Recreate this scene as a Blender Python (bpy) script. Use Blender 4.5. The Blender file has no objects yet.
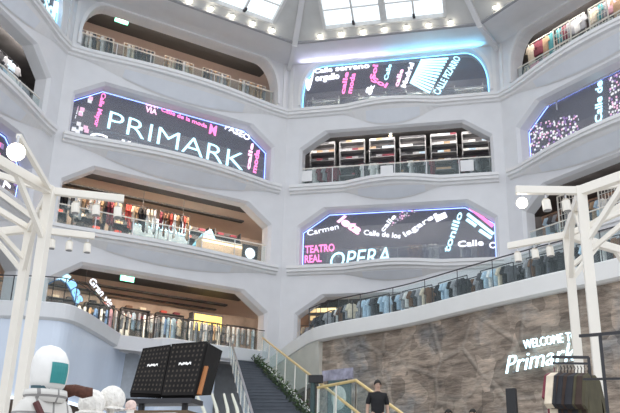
import bpy, bmesh, math, random
from mathutils import Vector, Matrix
from mathutils.geometry import tessellate_polygon
random.seed(7)
S = bpy.context.scene
COL = S.collection
R = math.radians

# ------------------------------------------------------------------ camera, sky, exposure
FPX, YAW, PITCH, ROLL = 800.0, R(-13.55), R(20.155), R(1.479)
CAM = Vector((4.411, -21.902, 1.6))
fw = Vector((math.sin(YAW)*math.cos(PITCH), math.cos(YAW)*math.cos(PITCH), math.sin(PITCH)))
rt0 = Vector((math.cos(YAW), -math.sin(YAW), 0)); up0 = rt0.cross(fw)
rt = rt0*math.cos(ROLL) + up0*math.sin(ROLL); up = up0*math.cos(ROLL) - rt0*math.sin(ROLL)
cd = bpy.data.cameras.new('camera'); co = bpy.data.objects.new('camera', cd); COL.objects.link(co)
M = Matrix((rt, up, -fw)).transposed().to_4x4(); M.translation = CAM
co.matrix_world = M
cd.sensor_width = 36; cd.lens = FPX*36/620; cd.clip_end = 300
S.camera = co
W = bpy.data.worlds.new('sky'); S.world = W; W.use_nodes = True
bg = W.node_tree.nodes['Background']; bg.inputs[1].default_value = 1.42
_n = W.node_tree.nodes; _l = W.node_tree.links      # overcast sky: bright overhead, dimmer towards the horizon
_tc = _n.new('ShaderNodeTexCoord'); _sx = _n.new('ShaderNodeSeparateXYZ'); _rp = _n.new('ShaderNodeValToRGB')
_l.new(_tc.outputs['Generated'], _sx.inputs[0]); _l.new(_sx.outputs['Z'], _rp.inputs['Fac']); _l.new(_rp.outputs['Color'], bg.inputs[0])
_rp.color_ramp.elements[0].position = 0.; _rp.color_ramp.elements[0].color = (.60, .64, .70, 1)
_rp.color_ramp.elements[1].position = .7; _rp.color_ramp.elements[1].color = (1.15, 1.2, 1.28, 1)
S.view_settings.view_transform = 'Standard'; S.view_settings.look = 'None'
S.view_settings.gamma = 1; S.view_settings.exposure = 0.0; S.view_settings.use_curve_mapping = False
GALLERY_POWER = 210

# ------------------------------------------------------------------ materials
MATS = {}
def mat(name, col, rough=.6, metal=0., noise=.08, scale=6., bump=0., emit=0., ecol=None):
    if name in MATS: return MATS[name]
    m = bpy.data.materials.new(name); m.use_nodes = True; nt = m.node_tree
    b = nt.nodes['Principled BSDF']; b.inputs['Roughness'].default_value = rough; b.inputs['Metallic'].default_value = metal
    tc = nt.nodes.new('ShaderNodeTexCoord'); nz = nt.nodes.new('ShaderNodeTexNoise')
    nz.inputs['Scale'].default_value = scale; nz.inputs['Detail'].default_value = 4
    nt.links.new(tc.outputs['Object'], nz.inputs['Vector'])
    rp = nt.nodes.new('ShaderNodeValToRGB')
    c = col
    rp.color_ramp.elements[0].position = .3; rp.color_ramp.elements[1].position = .7
    rp.color_ramp.elements[0].color = [x*(1-noise) for x in c[:3]] + [1]
    rp.color_ramp.elements[1].color = [min(1, x*(1+noise)) for x in c[:3]] + [1]
    nt.links.new(nz.outputs['Fac'], rp.inputs['Fac']); nt.links.new(rp.outputs['Color'], b.inputs['Base Color'])
    if bump:
        bp = nt.nodes.new('ShaderNodeBump'); bp.inputs['Strength'].default_value = bump; bp.inputs['Distance'].default_value = .03
        nt.links.new(nz.outputs['Fac'], bp.inputs['Height']); nt.links.new(bp.outputs['Normal'], b.inputs['Normal'])
    if emit:
        b.inputs['Emission Color'].default_value = (*(ecol or col)[:3], 1); b.inputs['Emission Strength'].default_value = emit
    MATS[name] = m
    return m
def clear_mat(name, tint, fac, rough=.05):
    if name in MATS: return MATS[name]
    m = bpy.data.materials.new(name); m.use_nodes = True; nt = m.node_tree
    out = nt.nodes['Material Output']; b = nt.nodes['Principled BSDF']
    tr = nt.nodes.new('ShaderNodeBsdfTransparent'); mx = nt.nodes.new('ShaderNodeMixShader')
    tr.inputs[0].default_value = (.93, .97, .97, 1)
    b.inputs['Base Color'].default_value = (*tint, 1); b.inputs['Roughness'].default_value = rough
    nz = nt.nodes.new('ShaderNodeTexNoise'); nz.inputs['Scale'].default_value = 2
    mr = nt.nodes.new('ShaderNodeMapRange'); mr.inputs[3].default_value = fac*.85; mr.inputs[4].default_value = fac*1.15
    nt.links.new(nz.outputs['Fac'], mr.inputs[0]); nt.links.new(mr.outputs[0], mx.inputs[0])
    nt.links.new(tr.outputs[0], mx.inputs[1]); nt.links.new(b.outputs[0], mx.inputs[2]); nt.links.new(mx.outputs[0], out.inputs[0])
    MATS[name] = m
    return m

WALL = mat('white_plaster', (.74, .735, .745), .5, noise=.03, scale=1.5)
TRIM = mat('white_moulding', (.80, .79, .785), .45, noise=.03, scale=2)
LENS = mat('balcony_underside', (.76, .78, .82), .4, noise=.04, scale=1.2)
ROOFM = mat('roof_panel', (.60, .60, .585), .6, noise=.06, scale=1.5)
CORN = mat('cornice_grey', (.36, .36, .38), .6)
BEIGE = mat('beige_ceiling', (.66, .52, .42), .6, noise=.05, scale=1)
MAUVE = mat('mauve_ceiling', (.50, .42, .39), .6, noise=.05, scale=1)
DARKC = mat('dark_ceiling', (.07, .065, .065), .7, noise=.3, scale=1.5)
BLACK = mat('black_track', (.02, .02, .022), .6)
BROWNW = mat('brown_wall', (.17, .105, .075), .8, noise=.45, scale=1.3)
DARKW = mat('dark_wall', (.09, .085, .09), .8, noise=.5, scale=1.1)
TAUPE = mat('taupe_wall', (.34, .26, .21), .8, noise=.35, scale=1.2)
WMETAL = mat('white_metal', (.88, .835, .75), .4, noise=.03, scale=3)
STEEL = mat('brushed_steel', (.55, .55, .56), .3, metal=.8, noise=.06)
DSTEEL = mat('dark_steel', (.05, .05, .055), .4, metal=.5)
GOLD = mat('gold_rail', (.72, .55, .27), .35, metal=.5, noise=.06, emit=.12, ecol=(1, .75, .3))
GLASS = clear_mat('clear_glass', (.75, .85, .85), .07)
SCREEN = clear_mat('led_mesh', (.30, .30, .36), .40, .5)
PANE = clear_mat('skylight_glass', (.95, .97, 1), .08, .2)
FLOORM = mat('floor_stone', (.42, .40, .38), .4, noise=.1, scale=1)
def glow(name, c, s): return mat(name, c, .5, noise=.02, emit=s)
G_WHITE = glow('led_white', (.92, .93, 1), 1.1)
G_CYAN = glow('led_cyan', (.55, .88, 1), 1.25)
G_PINK = glow('led_pink', (1, .28, .62), .95)
G_LPINK = glow('led_pale_pink', (1, .62, .8), 1.0)
G_BLUE = glow('led_blue', (.32, .62, .95), 1.0)
STRIPB = glow('edge_glow_blue', (.25, .36, 1), 3.2)
STRIPC = glow('edge_glow_cyan', (.22, .62, 1), 3.)

# ------------------------------------------------------------------ mesh helpers
class B:
    def __init__(self): self.v = []; self.f = []
    def add(self, vs, fs):
        n = len(self.v); self.v += [tuple(v) for v in vs]; self.f += [tuple(i+n for i in f) for f in fs]; return self
    def box(self, x0, y0, z0, x1, y1, z1):
        return self.add([(x0,y0,z0),(x1,y0,z0),(x1,y1,z0),(x0,y1,z0),(x0,y0,z1),(x1,y0,z1),(x1,y1,z1),(x0,y1,z1)],
            [(0,3,2,1),(4,5,6,7),(0,1,5,4),(1,2,6,5),(2,3,7,6),(3,0,4,7)])
    def beam(self, a, b, w, h=None):            # square bar from a to b
        a = Vector(a); b = Vector(b); h = h or w; d = (b-a).normalized()
        s = d.cross(Vector((0,0,1)))
        if s.length < .01: s = Vector((1,0,0))
        s.normalize(); t = s.cross(d)
        q = [s*w/2+t*h/2, -s*w/2+t*h/2, -s*w/2-t*h/2, s*w/2-t*h/2]
        return self.add([a+k for k in q]+[b+k for k in q], [(0,1,2,3),(7,6,5,4),(0,4,5,1),(1,5,6,2),(2,6,7,3),(3,7,4,0)])
    def tube(self, pts, r, n=8):
        pts = [Vector(p) for p in pts]; vs = []; fs = []
        for i, p in enumerate(pts):
            d = (pts[min(i+1, len(pts)-1)]-pts[max(i-1, 0)]).normalized()
            s = d.cross(Vector((0,0,1)))
            if s.length < .01: s = Vector((1,0,0))
            s.normalize(); t = s.cross(d)
            rr = r[i] if isinstance(r, (list, tuple)) else r
            for k in range(n):
                a = 2*math.pi*k/n; vs.append(p+(s*math.cos(a)+t*math.sin(a))*rr)
        for i in range(len(pts)-1):
            for k in range(n):
                fs.append((i*n+k, i*n+(k+1) % n, (i+1)*n+(k+1) % n, (i+1)*n+k))
        fs.append(tuple(range(n))[::-1]); m = (len(pts)-1)*n; fs.append(tuple(range(m, m+n)))
        return self.add(vs, fs)
    def loft(self, secs, close=False, caps=True):
        n = len(secs[0]); vs = [p for s in secs for p in s]; fs = []
        for i in range(len(secs)-1):
            for k in range(n if close else n-1):
                fs.append((i*n+k, i*n+(k+1) % n, (i+1)*n+(k+1) % n, (i+1)*n+k))
        if caps and close:
            fs.append(tuple(range(n))[::-1]); m = (len(secs)-1)*n; fs.append(tuple(range(m, m+n)))
        return self.add(vs, fs)
    def prism(self, poly, y0, y1):              # polygon in x,z pushed from y0 to y1
        n = len(poly); vs = [(p[0], y0, p[1]) for p in poly]+[(p[0], y1, p[1]) for p in poly]
        tri = tessellate_polygon([[Vector((p[0], p[1], 0)) for p in poly]])
        fs = [tuple(t) for t in tri]+[tuple(i+n for i in t)[::-1] for t in tri]
        fs += [(i, (i+1) % n, (i+1) % n+n, i+n) for i in range(n)]
        return self.add(vs, fs)
    def slab(self, poly, z0, z1):               # polygon in x,y between two heights
        n = len(poly); vs = [(p[0], p[1], z0) for p in poly]+[(p[0], p[1], z1) for p in poly]
        tri = tessellate_polygon([[Vector((p[0], p[1], 0)) for p in poly]])
        fs = [tuple(t) for t in tri]+[tuple(i+n for i in t)[::-1] for t in tri]
        fs += [(i, (i+1) % n, (i+1) % n+n, i+n) for i in range(n)]
        return self.add(vs, fs)
    def ball(self, c, rx, ry, rz, n=14, m=10):
        vs = []; fs = []
        for i in range(m+1):
            th = math.pi*i/m
            for k in range(n):
                ph = 2*math.pi*k/n
                vs.append((c[0]+rx*math.sin(th)*math.cos(ph), c[1]+ry*math.sin(th)*math.sin(ph), c[2]+rz*math.cos(th)))
        for i in range(m):
            for k in range(n): fs.append((i*n+k, (i+1)*n+k, (i+1)*n+(k+1) % n, i*n+(k+1) % n))
        return self.add(vs, fs)
    def mesh(self, name, m, smooth=False):
        me = bpy.data.meshes.new(name); me.from_pydata([tuple(v) for v in self.v], [], self.f)
        bm = bmesh.new(); bm.from_mesh(me); bmesh.ops.remove_doubles(bm, verts=bm.verts, dist=1e-5)
        bmesh.ops.recalc_face_normals(bm, faces=bm.faces)
        if smooth:
            for f in bm.faces: f.smooth = True
        bm.to_mesh(me); bm.free(); me.materials.append(m)
        return me
    def build(self, name, m, parent=None, smooth=False, loc=None, rz=0., bevel=0.):
        o = bpy.data.objects.new(name, self.mesh(name, m, smooth)); COL.objects.link(o)
        if parent: o.parent = parent
        if loc is not None: o.location = loc
        o.rotation_euler = (0, 0, rz)
        if bevel:
            md = o.modifiers.new('edge', 'BEVEL'); md.width = bevel; md.segments = 2
        return o
def tag(o, label, cat, group=None, kind=None):
    o['label'] = label; o['category'] = cat
    if group: o['group'] = group
    if kind: o['kind'] = kind
    return o
def struct(o): o['kind'] = 'structure'; return o
def thing(name, label, cat, loc=(0,0,0), rz=0., group=None):
    o = bpy.data.objects.new(name, None); o.empty_display_size = .2; COL.objects.link(o)
    o.location = loc; o.rotation_euler = (0, 0, rz)
    return tag(o, label, cat, group)
def part(b, name, m, parent, label=None, **k):
    o = b.build(name, m, parent, **k)
    if label: o['label'] = label
    return o
def dup(src, loc, rz, label=None, group=None):
    r = src.copy(); COL.objects.link(r); r.location = loc; r.rotation_euler = (0, 0, rz)
    if label: r['label'] = label
    if group: r['group'] = group
    for ch in src.children:
        c = ch.copy(); COL.objects.link(c); c.parent = r
        for g in ch.children:
            d = g.copy(); COL.objects.link(d); d.parent = c
    return r
def text_mesh(s, bold=0., shear=0.):
    cu = bpy.data.curves.new('t', 'FONT'); cu.body = s; cu.size = 1; cu.offset = bold; cu.shear = shear; cu.resolution_u = 3
    o = bpy.data.objects.new('t', cu); COL.objects.link(o)
    dg = bpy.context.evaluated_depsgraph_get()
    me = bpy.data.meshes.new_from_object(o.evaluated_get(dg)); bpy.data.objects.remove(o)
    v = [x.co.copy() for x in me.vertices]; f = [tuple(p.vertices) for p in me.polygons]
    bpy.data.meshes.remove(me)
    return v, f
def lettering(parent, s, p0, p1, h, m, y=-.03, bold=0., shear=0., label=None, thick=.03):
    """lettering on the local x-z plane: baseline from p0 to p1, h high"""
    v, f = text_mesh(s, bold, shear)
    x0 = min(q.x for q in v); x1 = max(q.x for q in v); yb = min(min(q.y for q in v), 0); y1 = max(q.y for q in v)
    d = Vector((p1[0]-p0[0], p1[1]-p0[1])); L = d.length; e = d/L; n = Vector((-e.y, e.x))
    vs = []
    for dy in (0, -thick):
        for q in v:
            a = e*((q.x-x0)/(x1-x0)*L)+n*(q.y/y1*h)
            vs.append((p0[0]+a.x, y+dy, p0[1]+a.y))
    k = len(v)
    b = B(); fs = [tuple(i+k for i in t) for t in f]+[t[::-1] for t in f]
    from collections import Counter
    c = Counter(); 
    for t in f:
        for i in range(len(t)): c[(t[i], t[(i+1) % len(t)])] += 1
    for (i, j) in list(c):
        if (j, i) not in c: fs.append((i, j, j+k, i+k))
    b.add(vs, fs)
    return part(b, 'lettering', m, parent, label)
def bar(parent, p0, p1, w, m, name='light_bar', y=-.03, label=None):
    return part(B().beam((p0[0], y, p0[1]), (p1[0], y, p1[1]), .03, w), name, m, parent, label)

# ------------------------------------------------------------------ ray through a pixel, used to find where a thing stands
def ray(px, py):
    return (fw*FPX + rt*(px-310) + up*(206.5-py)).normalized()
def at_dist(px, py, d): return CAM + ray(px, py)*d
def at_z(px, py, z): r = ray(px, py); return CAM + r*((z-CAM.z)/r.z)

# ------------------------------------------------------------------ the octagonal well
C = [Vector(c) for c in ((-12.84,-5.57),(-12.84,4.70),(-5.14,12.41),(5.14,12.41),(12.84,4.70))]
ZL = {1: 7.6, 2: 11.6, 3: 15.57, 4: 19.6}
T22 = math.tan(R(22.5))
class Face:
    def __init__(s, i):
        s.A = C[i]; d = C[i+1]-C[i]; s.L = d.length; s.d = d/s.L; s.n = Vector((s.d.y, -s.d.x)); s.rz = math.atan2(s.d.y, s.d.x)
    def w(s, u, y, z): p = s.A+s.d*u-s.n*y; return (p.x, p.y, z)      # y goes into the building
F = [Face(i) for i in range(4)]
FNAME = ['far left', 'left', 'centre', 'right']
SIDE = ['far_left', 'left', 'center', 'right']
LNAME = {1: 'lowest', 2: 'second', 3: 'third', 4: 'top'}
UIN = {0: (.7, .85), 1: (.48, .6), 2: (.68, .45), 3: (.8, .7)}
def opening(i, l, grow=0.):
    L = F[i].L; u0 = UIN[i][0]-grow; u1 = L-UIN[i][1]+grow; z = ZL[l]
    if l == 4:
        z0 = z+.02-grow; zt = z+2.56+grow; pts = [(u0, z0), (u1, z0)]
        for k in range(9):
            a = math.pi/2*k/8; pts.append((u1-1.05+1.05*math.cos(a), zt-1.75+1.75*math.sin(a)))
        for k in range(9):
            a = math.pi/2*(1-k/8); pts.append((u0+1.05-1.05*math.cos(a), zt-1.75+1.75*math.sin(a)))
        return pts
    z0 = z+.02-grow; zt = z+(2.72 if l == 1 else 2.88)+grow; ch = 1.25
    return [(u0, z0), (u1, z0), (u1, zt-.85), (u1-ch, zt), (u0+ch, zt), (u0, zt-.85)]
def shrink(poly, k):
    cx = sum(p[0] for p in poly)/len(poly); z0 = min(p[1] for p in poly); L = max(p[0] for p in poly)-min(p[0] for p in poly)
    zt = max(p[1] for p in poly); out = []
    for x, z in poly:
        out.append((x+(k if x < cx else -k), z if z < z0+.01 else z-k*.8))
    return out
ZTOP = 22.25
for i in range(4):
    f = F[i]; b = B()
    bands = [(7.05, 11.2), (11.2, 15.2), (15.2, 19.2), (19.2, ZTOP)]
    for l, (za, zb) in zip((1, 2, 3, 4), bands):
        op = opening(i, l); outer = [(0, za), (f.L, za), (f.L, zb), (0, zb)]
        poly = [[Vector((p[0], p[1], 0)) for p in outer], [Vector((p[0], p[1], 0)) for p in op]]
        tri = tessellate_polygon(poly); flat = outer+op
        b.add([(p[0], 0, p[1]) for p in flat], [tuple(t) for t in tri])
        s1 = shrink(op, .12 if l < 4 else .03); s2 = shrink(op, .15 if l < 4 else .05); n = len(op)
        rings = [[(p[0], y, p[1]) for p in q] for q, y in ((op, 0), (s1, .14), (s2, .62))]
        for a, c in zip(rings, rings[1:]):
            b.add(a+c, [(k, (k+1) % n, (k+1) % n+n, k+n) for k in range(n)])
        back = [(0, .62, za), (f.L, .62, za), (f.L, .62, zb), (0, .62, zb)]
        flat2 = [(p[0], p[1]) for p in outer]+s2
        tri2 = tessellate_polygon([[Vector((p[0], p[1], 0)) for p in outer], [Vector((p[0], p[1], 0)) for p in s2]])
        b.add([(p[0], .62, p[1]) for p in flat2], [tuple(t)[::-1] for t in tri2])
    struct(b.build('wall_'+SIDE[i], WALL, loc=f.w(0, 0, 0), rz=f.rz))
# slim mouldings that frame the arches of the top gallery, and the pilaster strips beside them
tn = [0]
def trim_name(): tn[0] += 1; return 'trim_%d' % tn[0]
for i in range(4):
    f = F[i]; b = B(); a = opening(i, 4, .0)[1:]; c = opening(i, 4, .13)[1:]
    a[0] = (a[0][0], 19.9); c[0] = (c[0][0], 19.9); a.append((opening(i, 4)[0][0], 19.9)); c.append((opening(i, 4, .13)[0][0], 19.9))
    secs = [[(p[0], 0, p[1]), (p[0], -.07, p[1]), (q[0], -.07, q[1]), (q[0], 0, q[1])] for p, q in zip(a, c)]
    b.loft(secs, close=True)
    for u in (.12, f.L-.30): b.box(u, -.06, 19.75, u+.16, 0, 22.2)
    struct(b.build(trim_name(), TRIM, loc=f.w(0, 0, 0), rz=f.rz))
# ledges with a boat-shaped bow in the middle
BOW = {(0,4): (.4,.7), (0,3): (.4,.7), (0,2): (.4,.7), (1,4): (.45,.75), (1,3): (.62,.62), (1,2): (.36,.5), (2,4): (.42,.75), (2,3): (.62,.5), (2,2): (.5,.36), (3,4): (.55,.66), (3,3): (.55,.66), (3,2): (.45,.6)}
def bow(i, l, u):
    if (i, l) not in BOW: return 0., 0.
    Bm, D = BOW[(i, l)]; L = F[i].L
    c, h = (5.15, 2.3) if i == 2 else (L/2, L/2-.8)
    t = abs(u-c)/h
    if t >= 1: return 0., 0.
    k = (1-t*t)**1.4
    return Bm*k, D*k
for i in range(4):
    f = F[i]
    for l in (2, 3, 4):
        z = ZL[l]; N = 44; secs = []; under = []
        e = .02 if l == 4 else .3
        for k in range(N+1):
            u = e+(f.L-2*e)*k/N; o, dr = bow(i, l, u)
            secs.append([(u, .3, z), (u, -.10-o, z+.04), (u, -.30-o, z+.04), (u, -.30-o, z-.10), (u, -.24-o, z-.13), (u, -.24-o*.98, z-.24), (u, -.12-o*.9, z-.27), (u, -.1-o*.88, z-.36), (u, 0, z-.40-dr)])
            under.append((u, o, dr))
        b = B(); n = len(secs[0]); b.loft(secs, close=True)
        struct(b.build(trim_name(), TRIM, loc=f.w(0, 0, 0), rz=f.rz))
        # recessed panel under the bow: a slightly bluish inset sheet
        us = [q for q in under if q[1] > .16]
        if us:
            top = []; bot = []
            for u, o, dr in us[1:-1]:
                y1, z1 = -.1-o*.88, z-.36; y2, z2 = 0, z-.40-dr
                g = lambda t: (u, y1+(y2-y1)*t-.02, z1+(z2-z1)*t-.02)
                top.append([g(.12), g(.30), g(.5), g(.7), g(.88)])
            b = B(); b.loft(top)
            o_ = struct(b.build(trim_name(), LENS, loc=f.w(0, 0, 0), rz=f.rz))
            md = o_.modifiers.new('sheet', 'SOLIDIFY'); md.thickness = .02; md.offset = 0
# soffit, cornice, roof and skylights
A0, Z0, SL = 1.82, 22.36, .6
def rz_(a): return Z0+SL*(a-A0)
for i in range(4):
    f = F[i]; b = B()
    prof = [(0, ZTOP-.02), (.18, ZTOP+.02), (.5, ZTOP+.06), (1.0, Z0-.05), (A0, Z0-.02)]
    b.loft([[(a*T22, -a, z), (f.L-a*T22, -a, z)] for a, z in prof])
    struct(b.build('ceiling', WALL, loc=f.w(0, 0, 0), rz=f.rz))
    b = B(); b.loft([[(a*T22, -a, z) for a, z in ((A0-.06, Z0-.02), (A0-.02, Z0-.09), (A0+.1, Z0-.05), (A0+.06, Z0+.08))],
                     [(f.L-a*T22, -a, z) for a, z in ((A0-.06, Z0-.02), (A0-.02, Z0-.09), (A0+.1, Z0-.05), (A0+.06, Z0+.08))]], close=True)
    struct(b.build(trim_name(), CORN, loc=f.w(0, 0, 0), rz=f.rz))
    g0, g1, a0, a1, aM = 2.34, f.L-2.28, 2.32, 5.6, 6.2
    b = B()
    P = lambda u, a, dz=0: (u, -a, rz_(a)+dz)
    for dz in (0, .12):
        b.add([P(A0*T22, A0, dz), P(f.L-A0*T22, A0, dz), P(f.L-a0*T22, a0, dz), P(a0*T22, a0, dz)], [(0,1,2,3)])
        ue = min(a1*T22, g0)
        b.add([P(a0*T22, a0, dz), P(g0, a0, dz), P(g0, a1, dz), P(ue, a1, dz)], [(0,1,2,3)])
        b.add([P(g1, a0, dz), P(f.L-a0*T22, a0, dz), P(f.L-ue, a1, dz), P(g1, a1, dz)], [(0,1,2,3)])
    struct(b.build('roof', ROOFM, loc=f.w(0, 0, 0), rz=f.rz))
    wn = thing('window_%d' % (i+1), '', '', f.w(0, 0, 0), f.rz); del wn['label']; del wn['category']; wn['kind'] = 'structure'
    b = B(); mid = (g0+g1)/2
    bb = lambda u0_, a0_, u1_, a1_, w, h: b.beam(P(u0_, a0_, .02), P(u1_, a1_, .02), w, h)
    bb(g0, a0, g1, a0, .14, .2); bb(g0, a0, g0, a1, .14, .2); bb(g1, a0, g1, a1, .14, .2); bb(mid, a0, mid, a1, .3, .1)
    q = (g1-g0)/4
    bb(g0+q, a0, g0+q, a1, .08, .14); bb(g0+3*q, a0, g0+3*q, a1, .08, .14)
    for a in (3.1, 4.0, 4.9): bb(g0, a, g1, a, .05, .06)
    part(b, 'frame', mat('skylight_frame', (.72, .72, .7), .5), wn)
    b = B()
    for k in (1, 3): b.box(g0+k*q-.06, -a0-.32, rz_(a0)-.02, g0+k*q+.06, -a0-.02, rz_(a0)+.08)
    part(b, 'clip', DSTEEL, wn)
    b = B(); b.add([P(g0, a0, .06), P(g1, a0, .06), P(g1, a1, .06), P(g0, a1, .06)], [(0,1,2,3)])
    part(b, 'pane', PANE, wn)
for k, c in enumerate((C[1], C[2], C[3])):
    d = (-Vector((0, 0))-c).normalized(); ins = lambda t: c+d*(t/math.cos(R(22.5)))
    b = B(); p = ins(A0-.1); q = ins(5.6); b.beam((p.x, p.y, rz_(A0-.1)-.03), (q.x, q.y, rz_(5.6)-.03), .26, .2)
    p = ins(.02); q = ins(A0); b.beam((p.x, p.y, ZTOP-.25), (q.x, q.y, Z0-.1), .22, .2)
    struct(b.build(trim_name(), WALL))
# little round lamps along the skylight
b = B(); b.tube([(0,0,0), (0,0,-.10)], .085, 12)
lp = thing('downlight', 'x', 'lamp'); part(b, 'housing', WMETAL, lp)
lens_on = mat('lamp_lens_lit', (1, .93, .78), .4, emit=16.)
lens_off = mat('lamp_lens_dim', (.25, .25, .25), .2)
b = B(); b.ball((0,0,-.11), .105, .105, .07, 12, 6); lens = part(b, 'lens', lens_on, lp)
first = True
for i, us in ((1, (4.5, 5.55, 6.62, 7.7, 8.75)), (2, (2.05, 3.08, 4.12, 5.15, 6.18, 7.21, 8.22)), (3, (2.05, 3.1))):
    for k, u in enumerate(us):
        a = 2.09; loc = F[i].w(u, -a, rz_(a)-.01)
        lab = 'small round lit ceiling lamp, number %d of the row under the %s skylight counted from the left' % (k+1, FNAME[i])
        lab = 'small round ceiling lamp, %s from the left under the %s skylight' % (('first','second','third','fourth','fifth','sixth','seventh')[k], FNAME[i])
        if first: o = lp; o.location = loc; o['label'] = lab; o['group'] = 'lamps along the skylights'; first = False
        else: o = dup(lp, loc, 0, lab, 'lamps along the skylights')

# ------------------------------------------------------------------ galleries: floors, ceilings, back walls, lights
DEPTH = {(1,1): 7., (1,2): 6., (1,4): 6.5, (2,1): 6., (2,3): 3.6, (3,1): 5., (3,2): 4., (3,4): 3.4, (0,3): 3.4, (0,1): 5.}
CEIL = {(1,1): BEIGE, (1,2): BEIGE, (1,4): MAUVE}
BACK = {(1,1): TAUPE, (1,2): TAUPE, (1,4): TAUPE, (3,4): BROWNW, (3,2): BROWNW, (2,1): BROWNW}
ZC = {1: 10.75, 2: 14.85, 3: 18.85, 4: 22.75}
POWER = {(1,1): 3.0, (1,2): 4.2, (1,4): 3.6, (2,3): 1.0, (2,1): 1.1, (0,3): 1.8, (3,4): 1.6, (3,2): .9, (3,1): .9, (1,3): 2., (2,2): 2.2, (2,4): 2.2, (3,3): 1.6}
for l in (1, 2, 3, 4):
    y0, y1 = .62, 8.0
    for i in range(4):
        f = F[i]; m0, m1 = y0*T22, y1*T22
        quad = [(-m0, y0), (f.L+m0, y0), (f.L+m1, y1), (-m1, y1)]
        struct(B().slab(quad, ZL[l]-.3, ZL[l]-.01).build('gallery_floor', FLOORM, loc=f.w(0,0,0), rz=f.rz))
        struct(B().slab(quad, ZC[l], ZC[l]+.12).build('gallery_ceiling', CEIL.get((i, l), DARKC), loc=f.w(0,0,0), rz=f.rz))
        D = DEPTH.get((i, l), 4.)
        struct(B().box(-D*T22, D, ZL[l], f.L+D*T22, D+.1, ZC[l]).build('gallery_wall', BACK.get((i, l), DARKW), loc=f.w(0,0,0), rz=f.rz))
        la = bpy.data.lights.new('gallery_fill', 'AREA'); la.shape = 'RECTANGLE'; la.size = 9; la.size_y = .22  # unseen fill strip added behind the header to brighten the gallery
        la.energy = GALLERY_POWER*POWER.get((i, l), .35); la.color = (1, .84, .68) if (i, l) in CEIL else (1, .93, .86)
        lo = bpy.data.objects.new('gallery_fill', la); COL.objects.link(lo); lo.location = f.w(f.L/2, .80, ZC[l]-.14)
        lo.rotation_euler = (R(102), 0, f.rz)
# long black slots in the beige ceilings of the left facade
f = F[1]
for l, slots in ((1, ((1.7,3.6),(4.8,5.1),(6.1,6.3))), (2, ((1.15,2.3),(3.5,3.8))), (4, ((1.1,2.6),(4.7,5.1)))):
    for y0, y1 in slots:
        o = B().box(.3, y0, ZC[l]-.07, f.L-.3, y1, ZC[l]+.01).build('ceiling_track', BLACK, loc=f.w(0,0,0), rz=f.rz)
        o.location = f.w(f.L/2, (y0+y1)/2, ZC[l]-.01); 
        for v in o.data.vertices: v.co -= Vector((f.L/2, (y0+y1)/2, ZC[l]-.01))
        tag(o, 'long black track recess, %s strip across the %s left gallery ceiling' % ({0: 'front', 1: 'second', 2: 'third'}[[s[0] for s in slots].index(y0)], LNAME[l]), 'ceiling track')

# unseen coloured lights added over the top screens to imitate their glow on the soffit
for i, u, w, c, e in ((2, 7.3, 4.6, (.15,.62,1), 20), (2, 3.1, 5.0, (.66,.66,1), 13), (0, 8.5, 2.5, (.2,.65,1), 8)):
    la = bpy.data.lights.new('soffit_fill', 'AREA'); la.shape = 'RECTANGLE'; la.size = w; la.size_y = .06; la.energy = e*1.3; la.color = c
    lo = bpy.data.objects.new('soffit_fill', la); COL.objects.link(lo); lo.location = F[i].w(u, -.16, 22.12); lo.rotation_euler = (R(222), 0, F[i].rz)

# ------------------------------------------------------------------ goods, built once and copied
PAL = {'espresso': (.05,.03,.022), 'dark olive': (.075,.065,.035), 'black': (.025,.025,.03), 'charcoal': (.09,.09,.10), 'grey': (.34,.34,.36), 'white': (.78,.77,.75), 'cream': (.72,.62,.48), 'tan': (.42,.28,.17),
       'brown': (.17,.09,.055), 'burgundy': (.20,.04,.06), 'pink': (.75,.42,.48), 'blue': (.12,.22,.42), 'pale blue': (.48,.62,.74), 'red': (.55,.09,.07), 'olive': (.15,.13,.07), 'teal': (.08,.30,.32)}
def fab(c): return mat('fabric_'+c.replace(' ', '_'), PAL[c], .85, noise=.18, scale=9)
def shirt_outline(long=0.):
    return [(-.09,0), (-.22,-.05), (-.33,-.34), (-.25,-.38), (-.19,-.22), (-.19,-.72-long), (.19,-.72-long), (.19,-.22), (.25,-.38), (.33,-.34), (.22,-.05), (.09,0), (.04,-.05), (-.04,-.05)]
def trouser_outline(k=0): return [(-.18,0), (-.2,-.92), (-.05,-.92), (0,-.28), (.05,-.92), (.2,-.92), (.18,0)]
GARM = {}
def garment_mesh(kind, c):
    if (kind, c) not in GARM:
        b = B(); o = {'shirt': shirt_outline(), 'coat': shirt_outline(.32), 'trousers': trouser_outline()}[kind]
        n = len(o); rings = []
        for y, k in ((-.05, .86), (-.035, 1), (.035, 1), (.05, .86)):
            cx, cz = 0, -.36
            rings.append([(cx+(p[0]-cx)*k, y, cz+(p[1]-cz)*(k+.08 if k < 1 else 1)) for p in o])
        vs = [p for r in rings for p in r]; fs = []
        tri = tessellate_polygon([[Vector((p[0], p[1], 0)) for p in o]])
        fs += [tuple(t) for t in tri]+[tuple(q+3*n for q in t)[::-1] for t in tri]
        for a in range(3):
            for k in range(n): fs.append((a*n+k, a*n+(k+1) % n, (a+1)*n+(k+1) % n, (a+1)*n+k))
        b.add(vs, fs)
        # hook of the hanger
        b.tube([(0,0,-.03), (0,0,.03), (.02,0,.06), (0,0,.085)], .006, 5)
        GARM[(kind, c)] = b.mesh('garment', fab(c))
    return GARM[(kind, c)]
def garment(kind, c, loc, rz, label, group, scale=1.):
    o = bpy.data.objects.new({'shirt': 'hanging_shirt', 'coat': 'hanging_coat', 'trousers': 'hanging_trousers'}[kind], garment_mesh(kind, c)); COL.objects.link(o)
    o.location = loc; o.rotation_euler = (0, 0, rz); o.scale = (scale,)*3
    return tag(o, label, {'shirt': 'shirt', 'coat': 'coat', 'trousers': 'trousers'}[kind], group)
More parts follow.
